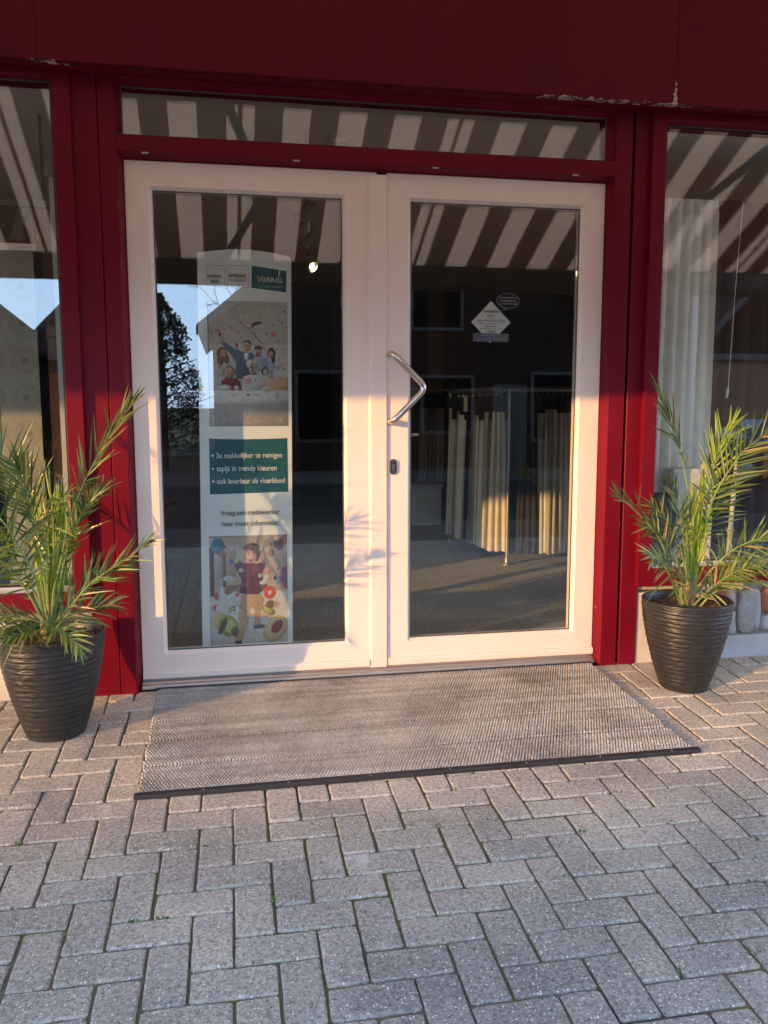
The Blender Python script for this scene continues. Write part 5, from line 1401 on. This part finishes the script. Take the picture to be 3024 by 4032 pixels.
for k in range(38):
    u = k / 37; px, py = 2.565 - .10 * u * 1.0, 2.55 + .90 * u
    mk = seq[(k * 7 + k // 3) % len(seq)]
    nm = {'fabric_c': 'cream', 'fabric_w': 'white', 'fabric_g': 'grey-green', 'fabric_b': 'dark', 'fabric_p': 'pale grey', 'fabric_s': 'sand-coloured'}[mk]
    sample(px + rs.gauss(0, .012), py, rs.gauss(-.45, .14), rs.uniform(.10, .20), 1.385 - rs.choice((.09, .12, .15, .19)), .125 + rs.uniform(0, .022), mk, 'fabric_b' if k != 22 else 'fabric_c', 200 + k,
           "%s curtain length on the receding arm of the pipe rack" % nm, "%s samples on the receding rail" % nm)
for k in range(26):
    u = k / 25; px, py = 2.73 + 1.1 * u, 2.43 + rs.gauss(0, .015)
    mk = 'fabric_b' if k in (0, 1) else ['fabric_w', 'fabric_c', 'fabric_p', 'fabric_w', 'fabric_g', 'fabric_c', 'fabric_s'][k % 7]
    nm = {'fabric_c': 'cream', 'fabric_w': 'white', 'fabric_g': 'grey-green', 'fabric_b': 'dark', 'fabric_p': 'pale grey', 'fabric_s': 'sand-coloured'}[mk]
    sample(px, py, -.45 + rs.gauss(0, .14), rs.uniform(.09, .17), 1.385 - rs.choice((.10, .13)), .12 + rs.uniform(0, .018), mk, 'fabric_b', 300 + k,
           "%s curtain length on the crosswise arm of the pipe rack" % nm, "%s samples on the crosswise rail" % nm)
rack2 = thing("curtain_rack", "second pipe rack with dark curtain samples, deeper in the shop behind the first", "clothes rack", (2.5, 5.6, .045))
mb = MB(); mb.tube([(1.8, 5.6, 1.49), (3.6, 5.6, 1.49)], .014, 10); mb.build("rail", M['lamppost'], rack2)
for q in (1.8, 3.6):
    mb = MB(); mb.tube([(q, 5.6, .05), (q, 5.6, 1.49)], .014, 10); mb.build("end_post", M['lamppost'], rack2)
for k in range(16):
    mk = ['fabric_t', 'fabric_g', 'fabric_br', 'fabric_g'][k % 4]
    nm = {'fabric_t': 'taupe', 'fabric_g': 'grey-green', 'fabric_br': 'dark brown'}[mk]
    t = thing("curtain_sample", "%s curtain length on the rear pipe rack" % nm, "curtain sample", (1.95 + k * .1, 5.6, .35), "%s samples on the rear rack" % nm)
    m = MB(); pleats(m, 1.91 + k * .1, 2.0 + k * .1, 5.6, .36, 1.30, .012, 2, 400 + k); m.build("fabric", M[mk], t, smooth=True, fix=False)
    m = MB(); m.box(1.91 + k * .1, 2.0 + k * .1, 5.59, 5.605, 1.29, 1.45); m.build("header_band", M['fabric_b'], t)

bx = thing("storage_box", "white low box standing on the carpet behind the sample rack", "box", (2.45, 4.8, .045))
mb = MB(); mb.box(2.22, 2.66, 4.75, 5.15, .045, .44, 0, .006); mb.build("body", M['box'], bx)
mb = MB(); mb.box(2.21, 2.67, 4.74, 5.16, .44, .475, 0, .006); mb.build("lid", M['box'], bx)
mb = MB(); mb.box(2.38, 2.46, 4.746, 4.75, .30, .35); mb.build("paper_label", M['fabric_c'], bx)

mb = MB()
for (xa, xb, mm) in ((2.95, 3.15, 0), (3.15, 3.75, 1), (1.72, 2.25, 1), (0.2, 1.3, 1)): mb.box(xa, xb, 6.6, 6.68, .045, 2.8, mm)
tag(mb.build("partition_panel", [M['wood'], M['wooddark']]), "brown and ochre wooden partition boards at the back of the shop", "partition")
# a dark counter in the left half
ctr = thing("display_counter", "dark brown counter with a pale top in the dim shop behind the left door", "counter", (.3, 4.2, .045))
mb = MB(); mb.box(-.6, .62, 4.0, 4.6, .045, .86, 0, .006); mb.build("body", M['wooddark'], ctr)
mb = MB(); mb.box(-.64, .66, 3.96, 4.64, .861, .895, 0, .006); mb.build("worktop", M['fabric_t'], ctr)

rugm = MB()
V = []; n = 14
for i in range(n + 1):
    z_ = i / n; V.append((.19 + .06 * z_, 1.72 + 1.0 * z_))
for i in range(n, -1, -1):
    for d in (0, .5):
        z_ = (i - d) / n
        if z_ < 0: continue
        V.append((.66 + .10 * z_ + (.035 if d else 0), 1.72 + 1.0 * z_))
rugm.prism(V, 'z', .046, .054)
tag(rugm.build("zigzag_rug", M['rug']), "pale grey rug with a zigzag edge on the floor behind the left door", "rug")

# track lights
trk = thing("spotlight_track", "dark ceiling track with spotlights, one lit, behind the left door", "track light", (.98, 1.8, 2.5))
mb = MB(); mb.box(-.018, .018, -1.0, 1.3, -.015, .015)
ang = math.atan2(-.10, 1)
mb.v = [(.965 + q[0] * math.cos(.1) + q[1] * math.sin(.1), 1.75 + q[1], 2.52 + q[2]) for q in mb.v]
mb.tube([(.88, .9, 2.52), (.88, .9, 2.80)], .008, 8); mb.tube([(1.07, 2.9, 2.52), (1.07, 2.9, 2.80)], .008, 8)
mb.build("rail", M['greymetal'], trk)
def spot(p, d, lit):
    p = Vector(p); d = Vector(d).normalized()
    m = MB(); m.tube([p - d * .065, p + d * .065], .036, 16); m.tube([p + d * .064, p + d * .085], [.036, .040], 16, 0, False); m.tube([p - d * .02, p - d * .02 + Vector((0, 0, .10))], .007, 8)
    o = m.build("spotlight", M['greymetal'], trk, smooth=True, angle=40)
    m = MB(); m.tube([p + d * .070, p + d * .072], .023, 16); m.build("lens", M['lamp_on'] if lit else M['alu'], o)
spot((.90, 1.12, 2.42), (-.75, -.5, -.75), False)
spot((.985, 1.8, 2.40), (-.6, -.3, -.7), False)
spot((1.03, 2.5, 2.37), (.55, -.75, -.55), True)
ld = bpy.data.lights.new("spot_lamp", 'SPOT'); ld.energy = 9; ld.color = (1.0, 0.80, 0.55); ld.spot_size = math.radians(150); ld.spot_blend = 1.0; ld.shadow_soft_size = .03
lo = bpy.data.objects.new("spot_lamp", ld); COL.objects.link(lo); lo.location = Vector((1.03, 2.5, 2.37)) + Vector((.55, -.75, -.55)).normalized() * .10
lo.rotation_euler = Vector((.55, .1, -.75)).to_track_quat('-Z', 'Y').to_euler()
dn = thing("downlight", "round pale ceiling light seen through the transom glass", "ceiling light", (1.083, .98, 2.8))
mb = MB(); mb.lathe([(.045, 2.797), (.050, 2.785), (.082, 2.787), (.085, 2.799)], 1.083, .98, 28); mb.build("ring", M['ceiling'], dn, smooth=True)
mb = MB(); mb.lathe([(.0001, 2.79), (.044, 2.79)], 1.083, .98, 28); mb.build("lens", M['fabric_w'], dn)

# left window display
def cur(name, label, x0, x1, y, z0, z1, amp, waves, seed, matk, parts=True):
    t = thing(name, label, "curtain", ((x0 + x1) / 2, y, z0))
    m = MB(); pleats(m, x0, x1, y, z0, z1 - .06, amp, waves, seed); m.build("drape", M[matk], t, smooth=True, fix=False)
    m = MB(); pleats(m, x0 + .01, x1 - .01, y - .006, z1 - .07, z1, amp * .6, waves, seed); m.build("heading_tape", M[matk], t, smooth=True, fix=False)
    return t
lp = thing("lace_panel_curtain", "flat grey panel curtain with lace circles in the left window", "panel curtain", (-.9, .34, .5))
mb = MB(); mb.box(-.60, -.425, .20, .204, .45, 2.0); mb.build("panel", M['lace'], lp)
mb = MB(); mb.box(-.61, -.415, .195, .21, 2.0, 2.03); mb.build("top_rail", M['alu'], lp)
mb = MB(); mb.box(-.61, -.415, .196, .209, .43, .45); mb.build("bottom_bar", M['alu'], lp)
gb = thing("display_boards", "orange-brown sample board stand with two black lines of text in the left window", "display stand", (-.36, .62, .05))
mb = MB(); mb.box(-.405, -.305, .30, .34, .05, 2.2); mb.build("board", M['wooddark'], gb)
mb = MB(); mb.box(-.40, -.312, .292, .299, 1.52, 1.68); mb.build("sign_card", M['fabric_t'], gb)
mb = MB(); mb.box(-.40, -.312, .290, .299, .95, 1.46); mb.build("orange_sample", mat("orange_brown_sample", (.36, .12, .04), .7, .15, 12), gb)
pr = MB(); text_mesh(pr, "ambiant", -.396, 1.618, .290, .031, col=(.02, .02, .02), width=.082, bold=.01); text_mesh(pr, "pvc", -.372, 1.588, .290, .031, col=(.02, .02, .02), width=.045, bold=.01)
pr.build("lettering", M['ink'], gb, ink=True, fix=False)
sl = thing("vertical_blind", "two narrow upright pale grey slats just behind the left window glass", "blind", (-.28, .12, .5))
for (a, b_) in ((-.325, -.296), (-.288, -.262)):
    mb = MB(); mb.box(a, b_, .10, .106, .52, 2.30, 0, .001); mb.build("slat", mat("pale_grey_slat", (.50, .50, .47), .6, .03), sl)
mb = MB(); mb.box(-.34, -.25, .09, .13, 2.30, 2.36); mb.build("head_rail", M['greymetal'], sl)
wt = thing("spotlight_track", "dark track with two round spotlights behind the left window", "track light", (-.6, .9, 2.3))
mb = MB(); mb.box(-1.6, -.3, .88, .92, 2.34, 2.37); mb.tube([(-.5, .9, 2.37), (-.5, .9, 2.8)], .008, 8); mb.build("rail", M['greymetal'], wt)
for xx in (-.62, -.50):
    mb = MB(); mb.tube([(xx, .9, 2.34), (xx, .9, 2.27)], .008, 8); mb.tube([(xx + .01, .88, 2.29), (xx - .02, .90, 2.17)], [.022, .04], 14); mb.build("spotlight", M['greymetal'], wt)
shelf = thing("window_shelf", "low pale shelf with a grey top inside the left window", "shelf", (-1.2, .3, .05))
mb = MB(); mb.box(-2.2, -.24, .10, .30, .33, .37, 0, .003); mb.build("board", M['rug'], shelf)
mb = MB(); mb.box(-2.2, -.30, .12, .28, .05, .329); mb.build("base", M['box'], shelf)

# right window display
cur("voile_curtain", "pale pleated voile curtain next to the frame of the right window", 2.56, 3.0, .28, .10, 2.38, .022, 7, 501, 'fabric_w')
cur("brown_curtain", "dark brown pleated curtain to the right of the voile in the right window", 3.05, 3.9, .55, .10, 2.45, .022, 9, 502, 'fabric_br')
cur("striped_curtain", "cream pleated curtain half hidden behind the palm in the right window", 2.78, 3.02, .50, .10, 2.30, .016, 4, 503, 'fabric_c')
cd = thing("pull_string", "thin pale pull cord with a small tassel hanging in the right window", "cord", (3.03, .16, 1.35))
mb = MB(); mb.tube([(3.055, .15, 2.36), (3.035, .15, 1.9), (3.022, .15, 1.40)], .0017, 6); mb.build("cord", M['fabric_w'], cd)
mb = MB(); mb.tube([(3.022, .15, 1.405), (3.020, .15, 1.38), (3.014, .15, 1.345)], [.003, .007, .005], 8); mb.build("tassel", M['fabric_w'], cd)
pf = thing("dark_cushion", "dark grey square cushion leaning in the right window beside the red frame", "cushion", (2.62, .16, .6))
bm = bmesh.new(); bmesh.ops.create_cube(bm, size=1); bmesh.ops.subdivide_edges(bm, edges=bm.edges[:], cuts=5, use_grid_fill=True)
for q in bm.verts:
    r_ = max(abs(q.co.x), abs(q.co.z)) * 2; q.co = Vector((2.61 + q.co.x * .34, .15 + q.co.y * .12 * (1 - .75 * r_ ** 4), .68 + q.co.z * .34))
mb = MB(); mb.addbm(bm); mb.build("cushion_cover", M['cushion'], pf, smooth=True)
wb = thing("white_pedestal", "white upright display block behind the right palm", "pedestal", (2.76, .15, .05))
mb = MB(); mb.box(2.70, 2.875, .10, .22, .05, .98, 0, .02); mb.build("block", M['box'], wb)
ledge = thing("window_shelf", "grey window shelf carrying the cushion inside the right window", "shelf", (3.4, .2, .05))
mb = MB(); mb.box(2.50, 2.695, .03, .26, .42, .50, 0, .003); mb.box(2.885, 4.4, .03, .24, .42, .48, 0, .003); mb.build("board", M['rug'], ledge)
mb = MB(); mb.box(2.885, 2.935, .10, .16, .481, 1.0, 0, .01); mb.build("side_panel", M['fabric_c'], ledge)
wp = thing("wooden_pole", "slim pale wooden pole standing in the right window", "pole", (3.12, .2, .48))
mb = MB(); mb.tube([(3.10, .2, .482), (3.115, .2, .8), (3.125, .2, 1.05)], [.013, .013, .006], 10); mb.build("shaft", M['fabric_c'], wp, smooth=True)

# ------------------------------------------------------------------ across the street (seen mirrored in the glass)
def house(x0, x1, y, depth, ze, zr, label, wallm, group=None, win=()):
    t = thing("brick_house", label, "house", ((x0 + x1) / 2, y, -.31), group)
    xm = (x0 + x1) / 2
    m = MB(); m.prism([(x0, -.31), (x1, -.31), (x1, ze), (xm, zr), (x0, ze)], 'y', y - depth, y); m.build("wall", wallm, t)
    m = MB(); ov = .35; s_ = (zr - ze) / (xm - x0)
    for sx in (-1, 1):
        xe = xm + sx * ((x1 - x0) / 2 + ov); zz = ze - ov * s_
        m.prism([(xm, zr + .03), (xe, zz + .03), (xe, zz + .20), (xm, zr + .22)], 'y', y - depth - .2, y + .25)
    rf = m.build("roof", M['tile'], t)
    m = MB()
    for sx in (-1, 1):
        xe = xm + sx * ((x1 - x0) / 2 + ov + .02); zz = ze - (ov + .02) * s_
        m.prism([(xm, zr - .06), (xe, zz - .06), (xe, zz + .17), (xm, zr + .18)], 'y', y + .252, y + .29)
    m.build("verge_board", M['verge'], rf)
    for (a, b_, c_, d) in win:
        m = MB(); m.box(a - .09, b_ + .09, y + .002, y + .05, c_ - .09, d + .09); f = m.build("window", M['framewhite'], t)
        m = MB(); m.box(a, b_, y + .03, y + .056, c_, d); m.build("pane", M['hglass'], f)
    return t
hA = house(.15, 10.2, -17.0, 9, 3.35, 7.5, "dark brick gable house across the street, mirrored in the door glass", M['hbrick'], None,
      [(5.1, 6.3, 3.3, 4.3), (5.4, 6.6, .7, 2.0), (2.2, 3.6, .5, 2.1), (8.3, 9.4, .5, 2.1)])
m = MB(); m.box(7.2, 8.1, -16.99, -16.95, -.30, 1.85); m.build("front_door", M['framewhite'], hA)
hB = house(13.2, 23.0, -17.5, 10, 3.0, 8.0, "dark brick house with a low extension across the street on the right", M['hbrick'], None, [(16.5, 18.0, .6, 2.0), (17.2, 18.6, 3.4, 4.6)])
m = MB(); m.box(12.3, 16.2, -16.9, -16.0, -.30, 2.45); m.build("garage_extension", M['hbrick2'], hB)
m = MB(); m.box(12.2, 16.3, -17.0, -15.85, 2.452, 2.62); m.build("extension_roof", M['verge'], hB)
house(-13.5, -5.3, -19.0, 9, 3.1, 6.4, "brick house across the street farthest to the left", M['hbrick'], None, [(-10.5, -9.2, .6, 2.0), (-8.0, -6.8, .6, 2.0)])
house(-6.6, -3.0, -28.0, 8, 3.2, 5.0, "small gabled house far back between two larger houses", M['hbrick2'], None, [(-5.4, -4.4, .6, 1.8)])

t = thing("shade_blocker", "added unseen flat-roofed brick warehouse far along the street, shading the front of the paving", "blocker", (-25, -18, -.31))  # added stand-in for the unseen obstacle that shades the front paving
m = MB(); m.box(-48, -13.8, -22, -15, -.31, 4.02); m.build("wall", M['hbrick'], t)
m = MB(); m.box(-48.1, -13.7, -22.1, -14.9, 4.022, 4.17); m.build("roof", M['tile'], t)
for k in range(8):
    m = MB(); m.box(-44 + k * 3.6, -42 + k * 3.6, -14.998, -14.95, .8, 2.4); f = m.build("window", M['framewhite'], t)
    m = MB(); m.box(-43.9 + k * 3.6, -42.1 + k * 3.6, -14.97, -14.945, .9, 2.3); m.build("pane", M['hglass'], f)

# evergreen
def evergreen(x, y, h, r, label, seed):
    rs_ = random.Random(seed)
    t = thing("evergreen_tree", label, "tree", (x, y, -.31))
    m = MB(); m.tube([(x, y, -.31), (x + .05, y, h * .5), (x, y, h * .95)], [.14, .09, .02], 8)
    for k in range(40):
        z = h * (.10 + .85 * k / 40); a = k * 2.4; l = r * (1 - .85 * k / 40) * rs_.uniform(.6, 1)
        m.tube([(x, y, z), (x + l * math.cos(a), y + l * math.sin(a), z + l * .35)], [.03, .006], 5)
    m.build("trunk", M['bark'], t)
    m = MB()
    for k in range(15000):
        u = rs_.random() ** .8; a = rs_.uniform(0, 6.28)
        env = r * (1.05 * (1 - u) ** .75 + .05) * (.75 + .35 * noise.noise(Vector((math.cos(a) * 1.7, math.sin(a) * 1.7, u * 6 + seed))))
        rr = env * math.sqrt(rs_.uniform(.25, 1)); p = Vector((x + rr * math.cos(a), y + rr * math.sin(a), -.1 + (h + .2) * u * .99))
        if noise.noise(p * 2.3) < -.22: continue
        d = Vector((rs_.gauss(0, 1), rs_.gauss(0, 1), rs_.gauss(.4, 1))).normalized(); s_ = d.cross(Vector((rs_.gauss(0, 1), rs_.gauss(0, 1), rs_.gauss(0, 1)))).normalized()
        L_ = rs_.uniform(.04, .10); w_ = L_ * .35
        m.add([p, p + d * L_ * .5 + s_ * w_, p + d * L_, p + d * L_ * .5 - s_ * w_], [(0, 1, 2, 3)], 0, rs_.random())
    m.build("crown", M['needles'], t, tint=True, fix=False)
evergreen(-1.15, -18.0, 4.0, 1.9, "dark pointed evergreen beside the corner of the gable house", 4)

def bare_tree(x, y, h, label, seed, lean=0):
    rs_ = random.Random(seed)
    t = thing("bare_tree", label, "tree", (x, y, -.31))
    mt, mc = MB(), MB()
    def grow(m, p, d, l, r, lev):
        pts = [p]; q = p
        for i in range(4):
            d = (d + Vector((rs_.gauss(0, .12), rs_.gauss(0, .12), rs_.gauss(.02, .08)))).normalized(); q = q + d * l / 4; pts.append(q)
        m.tube(pts, [r * (1 - .12 * i) for i in range(5)], 6 if lev < 2 else 4, 0, False)
        if lev >= 5: return
        for k in range(3 if lev < 4 else 4):
            a = rs_.uniform(.35, .8); ax = Vector((rs_.gauss(0, 1), rs_.gauss(0, 1), rs_.gauss(0, .5))).normalized()
            nd = (d * math.cos(a) + ax * math.sin(a)).normalized()
            grow(mc, pts[rs_.choice((2, 3, 4))], nd, l * rs_.uniform(.58, .8), r * .55, lev + 1)
    grow(mt, Vector((x, y, -.31)), Vector((lean, 0, 1)).normalized(), h * .34, h * .022, 0)
    mt.build("trunk", M['bark'], t, fix=False); mc.build("branches", M['bark'], t, fix=False)
bare_tree(.35, -25.0, 6.2, "bare birch with drooping twigs behind the evergreen", 2)
bare_tree(14.3, -23.5, 8.5, "bare winter tree rising behind the lamp post", 9)
bare_tree(12.2, -26.0, 7.5, "smaller bare winter tree beside the low gable", 15)

lamp = thing("street_lamp", "tall pale street lamp pole across the street", "street lamp", (12.05, -15.9, -.31))
mb = MB(); mb.tube([(12.05, -15.9, -.31), (12.05, -15.9, 3.0), (12.05, -15.9, 6.0)], [.10, .085, .06], 12); mb.build("pole", M['lamppost'], lamp, smooth=True)
mb = MB(); mb.box(11.95, 12.15, -15.9, -15.2, 5.95, 6.08, 0, .03); mb.build("lamp_head", M['lamppost'], lamp)

def car(x, y, label):
    t = thing("parked_car", label, "car", (x, y, -.375), "cars parked along the street")
    zb = -.375
    prof = [(-2.05, .35), (-2.1, .62), (-1.98, .80), (-1.25, .92), (-.62, 1.40), (.55, 1.44), (1.35, 1.02), (1.95, .92), (2.1, .72), (2.08, .35)]
    m = MB(); ls = []
    for (w, k) in ((-.80, .93), (-.86, 1.0), (-.70, 1.0), (.70, 1.0), (.86, 1.0), (.80, .93)):
        ls.append([(x + q[0] * (1 if abs(w) < .75 else .985), y + w * (1 if q[1] < 1.0 else .80), zb + q[1] * (1 if q[1] > .4 else 1)) for q in prof])
    n = len(prof); V = [q for l in ls for q in l]; F = []
    for i in range(len(ls) - 1):
        for k in range(n): k2 = (k + 1) % n; F.append((i * n + k, i * n + k2, (i + 1) * n + k2, (i + 1) * n + k))
    F.append(tuple(range(n))); F.append(tuple((len(ls) - 1) * n + k for k in range(n)))
    m.add(V, F); body = m.build("body", M['carpaint'], t)
    for s_ in (1, -1):
        m = MB(); m.prism([(x - 1.10, zb + .96), (x - .58, zb + 1.35), (x + .50, zb + 1.38), (x + 1.12, zb + 1.0)], 'y', y + s_ * .705, y + s_ * .795); m.build("side_window", M['carglass'], t)
    def quad(p, q, name, w):
        d = Vector((q[0] - p[0], q[1] - p[1])).normalized(); nn_ = Vector((-d.y, d.x)) * (.012 if d.x > 0 else -.012)
        m = MB(); m.prism([(x + p[0], zb + p[1]), (x + q[0], zb + q[1]), (x + q[0] + nn_.x, zb + q[1] + nn_.y), (x + p[0] + nn_.x, zb + p[1] + nn_.y)], 'y', y - w, y + w); m.build(name, M['carglass'], t)
    quad((-1.22, .95), (-.66, 1.38), "windscreen", .60); quad((.62, 1.41), (1.30, 1.05), "rear_window", .58)
    for wx in (-1.30, 1.28):
        for s_ in (1, -1):
            m = MB(); m.tube([(x + wx, y + s_ * .66, zb + .31), (x + wx, y + s_ * .87, zb + .31)], .31, 20); w_ = m.build("wheel", M['tyre'], t)
            m = MB(); m.tube([(x + wx, y + s_ * .86, zb + .31), (x + wx, y + s_ * .885, zb + .31)], .20, 16); m.build("rim", M['rim'], w_)
    for s_ in (1, -1):
        m = MB(); m.box(x - 2.12, x - 1.98, y + s_ * .6 - .16, y + s_ * .6 + .16, zb + .64, zb + .77, 0, .02); m.build("headlight", M['headlamp'], t)
    return t
c1 = car(12.6, -13.2, "dark car parked before the low garage extension across the street")
c2 = copy_tree(c1); c2.location = (-4.6, -13.2, -.375); c2['label'] = "dark car parked before the houses on the far left of the street"
